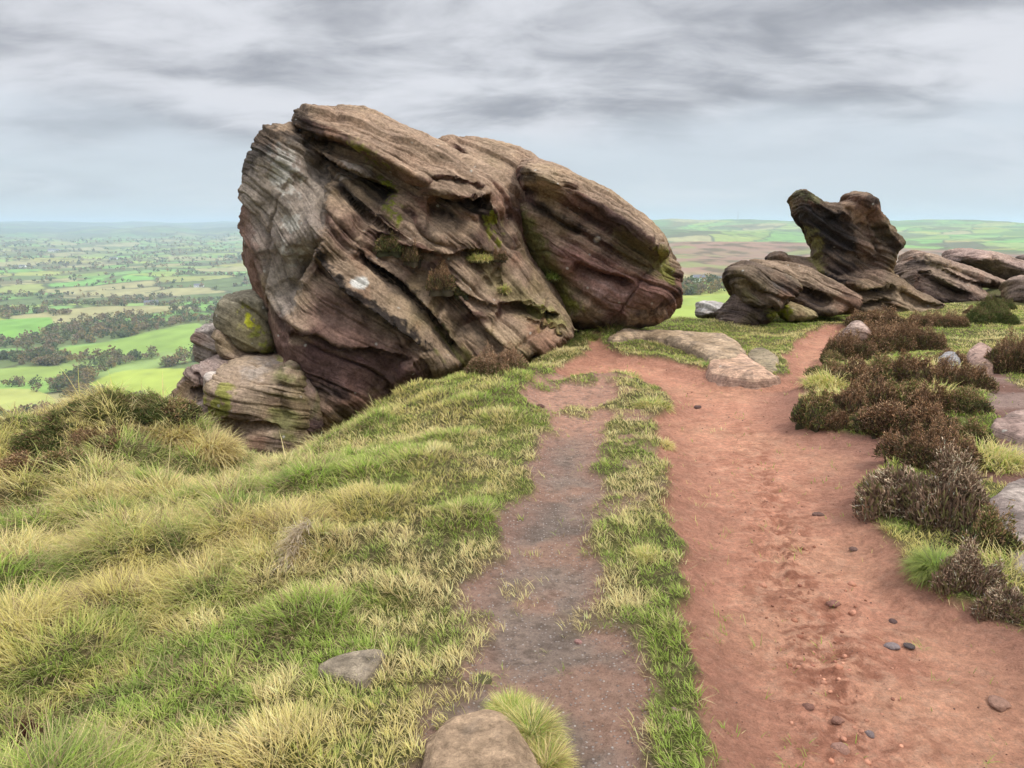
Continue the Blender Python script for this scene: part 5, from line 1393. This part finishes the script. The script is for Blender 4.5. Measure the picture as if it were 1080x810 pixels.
def build_stones():
    S = [ # u, v, width px, colour, label
        (863,534,14,(.16,.09,.07),'dark flat stone in the red path level with the large pale heather bush'),
        (944,665,20,(.24,.19,.18),'grey flat stone in the red path touching a darker pebble'),
        (961,665,17,(.10,.075,.07),'dark rounded pebble touching the grey flat stone in the red path'),
        (943,639,10,(.13,.08,.07),'small dark pebble just above the touching pair in the red path'),
        (902,567,11,(.17,.10,.08),'small brown pebble in the damp soil below the large pale heather bush'),
        (884,741,15,(.27,.14,.10),'reddish pebble in the rough middle of the red path, above the largest one'),
        (889,769,24,(.34,.19,.14),'largest rounded reddish pebble in the rough middle of the red path'),
        (913,803,22,(.26,.16,.14),'purplish pebble at the bottom edge of the red path'),
        (950,797,11,(.14,.08,.07),'small dark pebble at the bottom, right of the purplish one'),
        (920,751,13,(.22,.17,.16),'small grey pebble right of the reddish ones in the red path'),
        (855,727,16,(.22,.11,.08),'dark clod-like stone left of the reddish pebbles'),
        (1056,724,30,(.30,.17,.12),'long flat stone in the damp soil near the lower right corner'),
        (880,624,18,(.25,.12,.09),'thin flat flake lying across the rough middle of the red path'),
        (570,427,11,(.12,.06,.045),'single dark clod on the small path beside the turf'),
        (886,802,16,(.30,.17,.13),'half-buried pebble left of the purplish one at the bottom edge'),
        (712,560+190,10,(.30,.2,.17),'little pinkish pebble at the foot of the strip between the paths'),
        (736,722-300,9,(.12,.07,.06),'small dark stone on the red path by the turf hummock'),
        (610,671,10,(.36,.20,.17),'single pink pebble on the right side of the small path'),
    ]
    m, nt, b = new_mat('pebble'); c = attr(nt, 'col'); pos = N(nt, 'ShaderNodeTexCoord').outputs['Object']
    nz = noise_(nt, pos, 3.5, 8, .7)
    cc = N(nt, 'ShaderNodeVectorMath', operation='SCALE'); L(nt, c, cc.inputs[0]); L(nt, maprange(nt, nz, .3, .7, .65, 1.35), cc.inputs['Scale'])
    L(nt, cc.outputs[0], b.inputs['Base Color']); b.inputs['Roughness'].default_value = .85; L(nt, bump(nt, nz, .6, .1), b.inputs['Normal'])
    for i, (u, v, w, col, lab) in enumerate(S):
        x, y = ground_hit(u, v); z = float(ground_z(x, y)[0]); D = float(y[0]); s = w / FPX * D / 2 * 1.05
        me = stone_mesh('pebble', i * 3 + 1, .5 if 'flat' not in lab and 'flake' not in lab else .28); set_col(me, np.tile(col, (len(me.vertices), 1)))
        o = link('pebble', me, m); o.location = (float(x[0]), D, z + s * .12); o.scale = (s, s, s); o.rotation_euler = (rng.normal(0, .1), rng.normal(0, .1), rng.normal(0, .5) + (.25 if 'long' in lab or 'flake' in lab else 0))
        tag(o, lab, 'pebble' if 'pebble' in lab else 'stone')
    # loose grit and crumbs of soil: nobody could count it
    base = [stone_mesh('g', 60 + k, .6, 1) for k in range(5)]
    bv = []; bf = []
    for me in base:
        v = np.empty(len(me.vertices) * 3, np.float32); me.vertices.foreach_get('co', v); bv.append(v.reshape(-1, 3))
        f = np.empty(len(me.loops), np.int32); me.loops.foreach_get('vertex_index', f); bf.append(f.reshape(-1, 3)); bpy.data.meshes.remove(me)
    VV, TT, CC = [], [], []; off = 0
    def scatter(n, mask, smin, smax, cols, rmax):
        nonlocal off
        r = 1.6 + (rmax - 1.6) * rng.random(n) ** 1.6; a = (rng.random(n) - .42) * math.radians(78)
        x = r * np.sin(a); y = r * np.cos(a)
        k = (_raster(mask, x, y) > .2 + .55 * rng.random(n)) & (x > RX0 + .1) & (x < RX1 - .1); x, y, r = x[k], y[k], r[k]
        z = ground_z(x, y); s = smin + (smax - smin) * rng.random(len(x)) ** (4 if smax < .02 else 2.2); s = s * np.clip(r / 4, .8, 1.6)
        th = rng.random(len(x)) * 6.28; ci = rng.integers(0, len(cols), len(x)); vi = rng.integers(0, 5, len(x))
        for kk in range(5):
            m_ = vi == kk; nn = int(m_.sum()); B = bv[kk]
            c_, s_ = np.cos(th[m_]), np.sin(th[m_])
            P_ = np.empty((nn, len(B), 3), np.float32)
            P_[..., 0] = (B[:, 0] * c_[:, None] - B[:, 1] * s_[:, None]) * s[m_][:, None] + x[m_][:, None]
            P_[..., 1] = (B[:, 0] * s_[:, None] + B[:, 1] * c_[:, None]) * s[m_][:, None] + y[m_][:, None]
            P_[..., 2] = B[:, 2] * s[m_][:, None] + z[m_][:, None] + (s[m_] * .15)[:, None]
            VV.append(P_.reshape(-1, 3)); TT.append((bf[kk][None] + (np.arange(nn) * len(B))[:, None, None] + off).reshape(-1, 3)); off += nn * len(B)
            CC.append(np.repeat(np.array(cols)[ci[m_]] * (1 + rng.normal(0, .15, nn))[:, None], len(B), 0))
    scatter(9000, M_grey_bare * (1 - M_red), .0012, .006, [(.36, .29, .26), (.26, .19, .17), (.16, .12, .11), (.48, .42, .38)], 6.5)
    scatter(5000, M_red, .0015, .008, [(.26, .12, .08), (.20, .09, .06), (.36, .2, .14), (.16, .09, .07)], 9)
    scatter(9000, np.clip(rough * 1.2, 0, 1) * M_red, .002, .017, [(.42, .20, .125), (.30, .13, .085), (.50, .25, .16)], 9)
    scatter(5000, np.clip(rough * 1.3 * (.4 + sstep(-.1, .3, fbm(GXr * 2.2, GYr * 2.2, 0 * GXr, 2, 140))), 0, 1) * M_red, .004, .030, [(.34, .15, .09), (.27, .11, .065), (.40, .19, .12)], 9)
    scatter(2500, M_side, .003, .012, [(.36, .26, .22), (.2, .13, .1)], 11)
    me = make_mesh('gravel', np.vstack(VV), None, np.vstack(TT)); set_col(me, np.clip(np.vstack(CC), .03, .8)); o = link('gravel', me, m); tag(o, kind='stuff')
# ================================================================== VALLEY TREES, WOODS, FARMS, MAST
def tree_mesh(seed, H=11., nleaf=420):
    rg = np.random.default_rng(seed)
    lobes = [(rg.normal(0, .16) * H, rg.normal(0, .16) * H, H * (.45 + .35 * rg.random()), H * (.16 + .12 * rg.random())) for _ in range(7)]
    V = []; C = []; base = np.array([(.22, .18, .09), (.16, .19, .07), (.32, .23, .09), (.11, .14, .06), (.25, .18, .10)][seed % 5])
    li = rg.integers(0, 7, nleaf); dirs = rg.normal(size=(nleaf, 3)); dirs /= np.linalg.norm(dirs, axis=1)[:, None]
    for i in range(nleaf):
        x, y, z, r = lobes[li[i]]; p = np.array((x, y, z)) + dirs[i] * r * (.55 + .5 * rg.random())
        a = rg.normal(size=3); a /= np.linalg.norm(a); b = np.cross(a, rg.normal(size=3)); b /= np.linalg.norm(b); s = H * .05 * (.6 + .9 * rg.random())
        V += [p - a * s, p + b * s, p + a * s, p - b * s]; c = base * (.75 + .5 * rg.random()); C += [c] * 4
    Q = np.arange(nleaf * 4).reshape(-1, 4)
    crown = make_mesh('crown', np.array(V), Q); set_col(crown, np.array(C)); crown.materials.append(MAT_LEAF)
    TV = []; TQ = []
    def limb(p0, p1, r0, r1):
        b = len(TV); p0, p1 = np.array(p0), np.array(p1)
        for p, r in ((p0, r0), (p1, r1)):
            for k in range(5): TV.append(p + np.array([math.cos(k * 1.257) * r, math.sin(k * 1.257) * r, 0]))
        for k in range(5): TQ.append((b + k, b + (k + 1) % 5, b + 5 + (k + 1) % 5, b + 5 + k))
    limb((0, 0, -1), (0, 0, H * .45), H * .035, H * .022)
    for x, y, z, r in lobes: limb((0, 0, H * .32), (x, y, z), H * .014, H * .006)
    trunk = make_mesh('trunk', np.array(TV), TQ); trunk.materials.append(MAT_BARK)
    return crown, trunk

def far_mat(name, col=None):
    m, nt, b = new_mat(name); b.inputs['Roughness'].default_value = .9; b.inputs['Specular IOR Level'].default_value = .1
    if col is None: L(nt, attr(nt, 'col'), b.inputs['Base Color'])
    else: b.inputs['Base Color'].default_value = (*col, 1)
    return m

def build_far():
    global MAT_LEAF, MAT_BARK
    MAT_LEAF = plant_mat('autumn_leaves', .4, .9); MAT_BARK = far_mat('bark', (.12, .09, .07))
    rg = np.random.default_rng(99)
    cand = []
    # tree belts of the nearest fields
    for w in WG:
        seg = np.hypot(*np.diff(w, axis=0).T); Lw = seg.sum(); n = int(Lw / 4.5) + 2; s = rg.random(n) * Lw
        cs = np.r_[0, np.cumsum(seg)]; x = np.interp(s, cs, w[:, 0]) + rg.normal(0, 5, n); y = np.interp(s, cs, w[:, 1]) + rg.normal(0, 7, n)
        cand.append(np.c_[x, y, np.full(n, 1.0)])
    n = 420000
    r = np.exp(rg.uniform(math.log(430), math.log(7500), n)); a = np.radians(rg.uniform(-45, 45, n)); x = r * np.sin(a); y = r * np.cos(a)
    idh, ed = voronoi(x, y, 150., 71); wd = wood_mask(x, y)
    azd = np.degrees(a); rightmoor = (azd > 7) & (r > 980)
    acc = np.where(ed < 3.5, .42 * sstep(-.35, .15, gnoise(x / 90., y / 90., 0 * x, 301)), 0) + wd * .10 + .001
    sc = np.clip(900 / r, .12, 1) ** .35
    ok = rg.random(n) < acc * sc
    ok &= ~(rightmoor & (r < 1850)) & ~((azd > 6) & (r > 1850) & (rg.random(n) > -1))
    ok &= ~((azd > 5) & (r < 560))
    for p, c in FG: ok &= ~((poly_sd(x, y, p) > -3) & (r < 1500))
    cand.append(np.c_[x, y, 0 * x][ok]); cand = np.vstack(cand)
    r = np.hypot(cand[:, 0], cand[:, 1]); cand = cand[r > 250]
    z = base_z(cand[:, 0], cand[:, 1])
    # keep what a viewer near the photographer could see over the brink and past the rocks
    az = np.degrees(np.arctan2(cand[:, 0], cand[:, 1])); r = np.hypot(cand[:, 0], cand[:, 1]); dep = np.degrees(np.arctan2(CAM_H - z, r))
    vis = (az < -17.5) & (az > -36) & (dep < 13.2) | (az > 10.5) & (az < 20) & (dep < 6.6)
    o_ = np.argsort(np.where(vis, r, 1e9)); near = o_[:285]; near = near[vis[near]]
    protos = [tree_mesh(s, 9 + 3 * rg.random()) for s in range(8)]
    first = set()
    kinds = ['brown', 'dark green', 'tawny', 'deep green', 'russet'] 
    for k, i in enumerate(near):
        s = int(rg.integers(0, 8)); cr, tk = protos[s]
        e = empty('tree', (cand[i, 0], cand[i, 1], z[i] - .3), rg.random() * 6.28); sc_ = (.55 + .75 * rg.random()) * (1.0 if cand[i, 2] else .85); e.scale = (sc_ * 1.1, sc_ * 1.1, sc_)
        for nm, me in (('crown', cr), ('trunk', tk)):
            c = bpy.data.objects.new(nm, me); ROOT.objects.link(c); c.parent = e
        side = 'left' if cand[i, 0] < 0 else 'right'
        belt = 'in the belts around the nearest valley fields on the left' if side == 'left' else 'in hedges beyond the bright field right of the leaning boulder'
        tag(e, f'{kinds[s % 5]} tree {belt}', 'tree', f'{kinds[s % 5]} trees {belt}')
    # the far-off woods and hedgerow trees that read as one mass
    rest = np.setdiff1d(np.arange(len(cand)), near)
    VV, CC = [], []
    pal = np.array([(.21, .175, .10), (.17, .19, .08), (.29, .22, .10), (.11, .14, .065), (.24, .18, .11)])
    for lo, hi, k in ((0, 1000, 80), (1000, 2000, 32), (2000, 3500, 14), (3500, 9e9, 8)):
        ii = rest[(r[rest] >= lo) & (r[rest] < hi)]; m = len(ii)
        if not m: continue
        sz = (3.0 + 3.0 * rg.random(m)) * np.clip(r[ii] / 2800, 1, 2.0) ** .6
        dr = rg.normal(size=(m, k, 3)); dr /= np.linalg.norm(dr, axis=2)[..., None]
        lob = rg.normal(0, .38, (m, 5, 3)); li = rg.integers(0, 5, (m, k)); c = lob[np.arange(m)[:, None], li] + dr * (.45 + .25 * rg.random((m, k, 1)))
        c = c * np.stack([sz * 1.1, sz * 1.1, sz * .9], -1)[:, None, :]; c[..., 2] += (sz * 1.05)[:, None]
        c += np.c_[cand[ii, :2], z[ii]][:, None, :]
        a_ = rg.normal(size=(m, k, 3)); a_ /= np.linalg.norm(a_, axis=2)[..., None]; b_ = np.cross(a_, rg.normal(size=(m, k, 3))); b_ /= np.linalg.norm(b_, axis=2)[..., None]
        s_ = (sz[:, None, None] * (2.6 / math.sqrt(k)) * (.45 + .4 * rg.random((m, k, 1))))
        VV.append(np.stack([c - a_ * s_, c + b_ * s_, c + a_ * s_, c - b_ * s_], 2).reshape(-1, 3))
        co_ = pal[rg.integers(0, 5, m)][:, None, :] * (.75 + .5 * rg.random((m, k, 1))); CC.append(np.repeat(co_.reshape(-1, 3), 4, 0))
    V = np.vstack(VV); m = len(rest)
    me = make_mesh('distant_woodland', V, np.arange(len(V)).reshape(-1, 4)); set_col(me, np.clip(np.vstack(CC), .02, .5)); o = link('distant_woodland', me, MAT_LEAF); tag(o, kind='stuff')
    print('TREES', len(near), 'woodland', m)
    # farmhouses
    MW = far_mat('whitewash', (.78, .77, .74)); MS = far_mat('farm_stone', (.42, .38, .33)); MR = far_mat('slate_roof', (.16, .16, .18)); MG = far_mat('window_glass', (.05, .06, .07))
    def box(x0, x1, y0, y1, z0, z1):
        V = [(x, y, z) for x in (x0, x1) for y in (y0, y1) for z in (z0, z1)]
        return V, [(0, 1, 3, 2), (4, 6, 7, 5), (0, 4, 5, 1), (2, 3, 7, 6), (0, 2, 6, 4), (1, 5, 7, 3)]
    def farm(u, v, Lh, Wd, Hh, mat, lab, rz=0.):
        x, y = ground_hit(u, v, 300.); e = empty('farmhouse', (float(x[0]), float(y[0]), float(base_z(x, y)[0]) - .5), rz)
        tag(e, lab, 'farm building')
        V, Q = box(-Lh / 2, Lh / 2, -Wd / 2, Wd / 2, 0, Hh); V += [(-Lh / 2, 0, Hh + Wd * .38), (Lh / 2, 0, Hh + Wd * .38)]
        link('wall', make_mesh('wall', V, Q, [(1, 3, 8), (5, 9, 7)], smooth=False), mat, e)
        oh = .5; t = .3; rz_ = Hh + Wd * .38 + .1; s = .38
        RV = []; RQ = []
        for sg in (-1, 1):
            b = len(RV)
            for xx in (-Lh / 2 - oh, Lh / 2 + oh):
                for yy, zz in ((0, rz_), (sg * (Wd / 2 + oh), Hh - oh * .76 + .1)):
                    RV += [(xx, yy, zz), (xx, yy, zz + t)]
            RQ += [tuple(b + k for k in q) for q in ((0, 2, 3, 1), (4, 5, 7, 6), (1, 3, 7, 5), (0, 4, 6, 2), (2, 6, 7, 3), (0, 1, 5, 4))]
        rf = link('roof', make_mesh('roof', RV, RQ, smooth=False), MR, e)
        cv, cq = box(Lh * .3, Lh * .3 + 1.2, -.6, .6, Hh + Wd * .2, Hh + Wd * .38 + 2); link('chimney', make_mesh('chimney', cv, cq, smooth=False), MS, rf)
        k = int(Lh // 5)
        for i in range(k):
            xx = -Lh / 2 + (i + .5) * Lh / k; wv, wq = box(xx - .6, xx + .6, -Wd / 2 - .04, -Wd / 2 + .1, Hh * .45, Hh * .45 + 1.5); link('window', make_mesh('window', wv, wq, smooth=False), MG, e)
    farm(57, 265.5, 60, 16, 9, MW, 'long white building far off on the left plain, the brightest speck', .1)
    farm(24, 282, 24, 10, 6, MW, 'white farmhouse at the far left edge of the plain below the brightest speck', -.2)
    farm(160, 322, 26, 10, 6, MS, 'grey farmhouse among trees in the middle of the valley', .15)
    farm(120, 274, 30, 12, 7, MW, 'white farm right of the long white building', 0)
    farm(210, 303, 24, 10, 6, MW, 'white farmhouse nearest the great outcrop in the valley', .2)
    farm(738, 297, 16, 8, 5, MW, 'white cottage in the green fields right of the leaning boulder', .1)
    farm(764, 299, 18, 8, 5, MS, 'grey cottage near the white one right of the leaning boulder', -.1)
    # mast on the skyline: three-legged lattice tower with stays
    MM = far_mat('galvanised_steel', (.35, .36, .38))
    r0 = 5350.; dx, dy, dz = ray(778, 233); q = r0 / math.hypot(dx, dy); mx, my = dx * q, dy * q; mz = float(base_z(mx, my)[0])
    e = empty('radio_mast', (mx, my, mz)); tag(e, 'thin lattice radio mast on the skyline between the leaning boulder and the anvil tor', 'mast')
    TV, TQ = [], []
    def bar(p0, p1, r):
        p0, p1 = np.array(p0, float), np.array(p1, float); d = p1 - p0; d /= np.linalg.norm(d); a = np.cross(d, (0, 0, 1) if abs(d[2]) < .9 else (1, 0, 0)); a /= np.linalg.norm(a); b_ = np.cross(d, a); b = len(TV)
        for p in (p0, p1):
            for k in range(4): TV.append(p + (a * math.cos(k * math.pi / 2) + b_ * math.sin(k * math.pi / 2)) * r)
        for k in range(4): TQ.append((b + k, b + (k + 1) % 4, b + 4 + (k + 1) % 4, b + 4 + k))
    HM = 58.
    leg = lambda k, z: (math.cos(k * 2.094) * (2.6 - 1.9 * z / HM), math.sin(k * 2.094) * (2.6 - 1.9 * z / HM), z)
    for k in range(3):
        bar(leg(k, -3), leg(k, HM), .42)
        for j in range(10): bar(leg(k, j * HM / 10), leg((k + 1) % 3, (j + 1) * HM / 10), .2)
    link('lattice', make_mesh('lattice', TV, TQ, smooth=False), MM, e); TV, TQ = [], []
    bar((0, 0, HM), (0, 0, HM + 9), .35); link('aerial', make_mesh('aerial', TV, TQ, smooth=False), MM, e)
import time as _time
_t0 = _time.time()
def lap(s): print('LAP', s, round(_time.time() - _t0, 1), flush=True)
build_ground(); lap('ground')
ROCKS = build_rocks(); lap('rocks')
bpy.context.view_layer.update()
build_heather(ROCKS); lap('heather')
build_tussocks(ROCKS); build_stones(); lap('stones')
build_grass(); lap('grass')
build_far(); lap('far')
# ================================================================== LIGHT, SKY, AIR
def build_world():
    SUN_EL, SUN_AZ = math.radians(52), math.radians(115)    # azimuth from +Y towards +X
    w = bpy.data.worlds.new("World"); SCN.world = w; w.use_nodes = True
    nt = w.node_tree; nt.nodes.clear()
    out = nt.nodes.new('ShaderNodeOutputWorld'); bg = nt.nodes.new('ShaderNodeBackground')
    L(nt, bg.outputs[0], out.inputs[0])
    sky = nt.nodes.new('ShaderNodeTexSky'); sky.sky_type = 'NISHITA'; sky.sun_disc = False
    sky.sun_elevation = SUN_EL; sky.sun_rotation = SUN_AZ; sky.altitude = 450; sky.air_density = 1.0; sky.dust_density = 1.5
    tc = N(nt, 'ShaderNodeTexCoord').outputs['Generated']
    sep = N(nt, 'ShaderNodeSeparateXYZ'); L(nt, tc, sep.inputs[0])
    zc = math_(nt, 'ADD', math_(nt, 'MAXIMUM', sep.outputs[2], 0.), .22)
    cx = math_(nt, 'DIVIDE', sep.outputs[0], zc); cy = math_(nt, 'DIVIDE', sep.outputs[1], zc)
    cmb = N(nt, 'ShaderNodeCombineXYZ'); L(nt, cx, cmb.inputs[0]); L(nt, cy, cmb.inputs[1])
    n1 = noise_(nt, mapping(nt, cmb.outputs[0], (.95, 1.5, 1)), 1.0, 6, .52, .5)
    n2 = noise_(nt, mapping(nt, cmb.outputs[0], (3.6, 5.2, 1)), 1.0, 5, .58, .5)
    n3 = noise_(nt, mapping(nt, cmb.outputs[0], (.5, .7, 1)), 1.0, 3, .5, .2)
    el = sep.outputs[2]
    # cloud sheet: darker belly against brighter gaps
    t = math_(nt, 'ADD', math_(nt, 'MULTIPLY', n1, .75), math_(nt, 'MULTIPLY', n2, .27))
    t = maprange(nt, t, .375, .62, 0, 1, True)
    cloud = mix(nt, t, (2.45, 2.55, 2.85), (5.3, 5.4, 5.75))
    # the deck is high overhead and thins to hazy blue light near the horizon
    cover = maprange(nt, math_(nt, 'ADD', el, math_(nt, 'MULTIPLY', math_(nt, 'SUBTRACT', n3, .5), .35)), .05, .14, 0, 1, True)
    low = mix(nt, maprange(nt, el, .0, .14), (4.3, 4.8, 5.3), (4.8, 5.1, 5.5))
    low = mix(nt, maprange(nt, n1, .5, .72, 0, .55), low, (5.7, 5.9, 6.2))
    low = mix(nt, .12, low, sky.outputs[0])
    c = mix(nt, cover, low, cloud)
    # overcast sky brightens overhead; boosted further above the view to light the ground
    up = maprange(nt, el, .30, .80, 1.0, 4.0, True)
    vm = N(nt, 'ShaderNodeVectorMath', operation='SCALE'); L(nt, c, vm.inputs[0]); L(nt, up, vm.inputs['Scale'])
    L(nt, vm.outputs[0], bg.inputs[0]); bg.inputs[1].default_value = .085
    s = bpy.data.lights.new('sun', 'SUN'); s.energy = 1.5; s.angle = math.radians(10); s.color = (1, .95, .87)
    so = bpy.data.objects.new('sun', s); ROOT.objects.link(so)
    d = Vector((math.sin(SUN_AZ) * math.cos(SUN_EL), math.cos(SUN_AZ) * math.cos(SUN_EL), math.sin(SUN_EL)))
    so.rotation_euler = d.to_track_quat('Z', 'Y').to_euler()

def build_haze():
    x0, x1, y0, y1, z0, z1 = -21000, 21000, -21000, 21000, -215, 130
    V = [(x, y, z) for x in (x0, x1) for y in (y0, y1) for z in (z0, z1)]
    Q = [(0, 1, 3, 2), (4, 6, 7, 5), (0, 4, 5, 1), (2, 3, 7, 6), (0, 2, 6, 4), (1, 5, 7, 3)]
    me = make_mesh('haze', V, Q, smooth=False)
    m = bpy.data.materials.new('haze_air'); m.use_nodes = True; nt = m.node_tree; nt.nodes.clear()
    out = nt.nodes.new('ShaderNodeOutputMaterial'); pv = nt.nodes.new('ShaderNodeVolumePrincipled')
    pv.inputs['Color'].default_value = (.67, .82, 1, 1); pv.inputs['Density'].default_value = HAZE
    pv.inputs['Anisotropy'].default_value = .2
    L(nt, pv.outputs[0], out.inputs['Volume'])
    o = link('haze', me, m); tag(o, kind='stuff')

def build_camera():
    c = bpy.data.cameras.new('camera'); c.sensor_width = 36; c.lens = 36 * FPX / 1080
    c.clip_start = .05; c.clip_end = 60000
    o = bpy.data.objects.new('camera', c); ROOT.objects.link(o)
    o.location = (0, 0, CAM_H); o.rotation_euler = (math.pi / 2 - PITCH, 0, 0)
    SCN.camera = o
HAZE = 1.2e-4
build_world(); build_haze(); build_camera()
vs = SCN.view_settings
vs.view_transform = 'Standard'; vs.look = 'None'; vs.gamma = 1; vs.exposure = .72; vs.use_curve_mapping = False
SCN.cycles.use_denoising = True
SCN.cycles.max_bounces = 5; SCN.cycles.diffuse_bounces = 3; SCN.cycles.volume_bounces = 1
SCN.cycles.transparent_max_bounces = 8
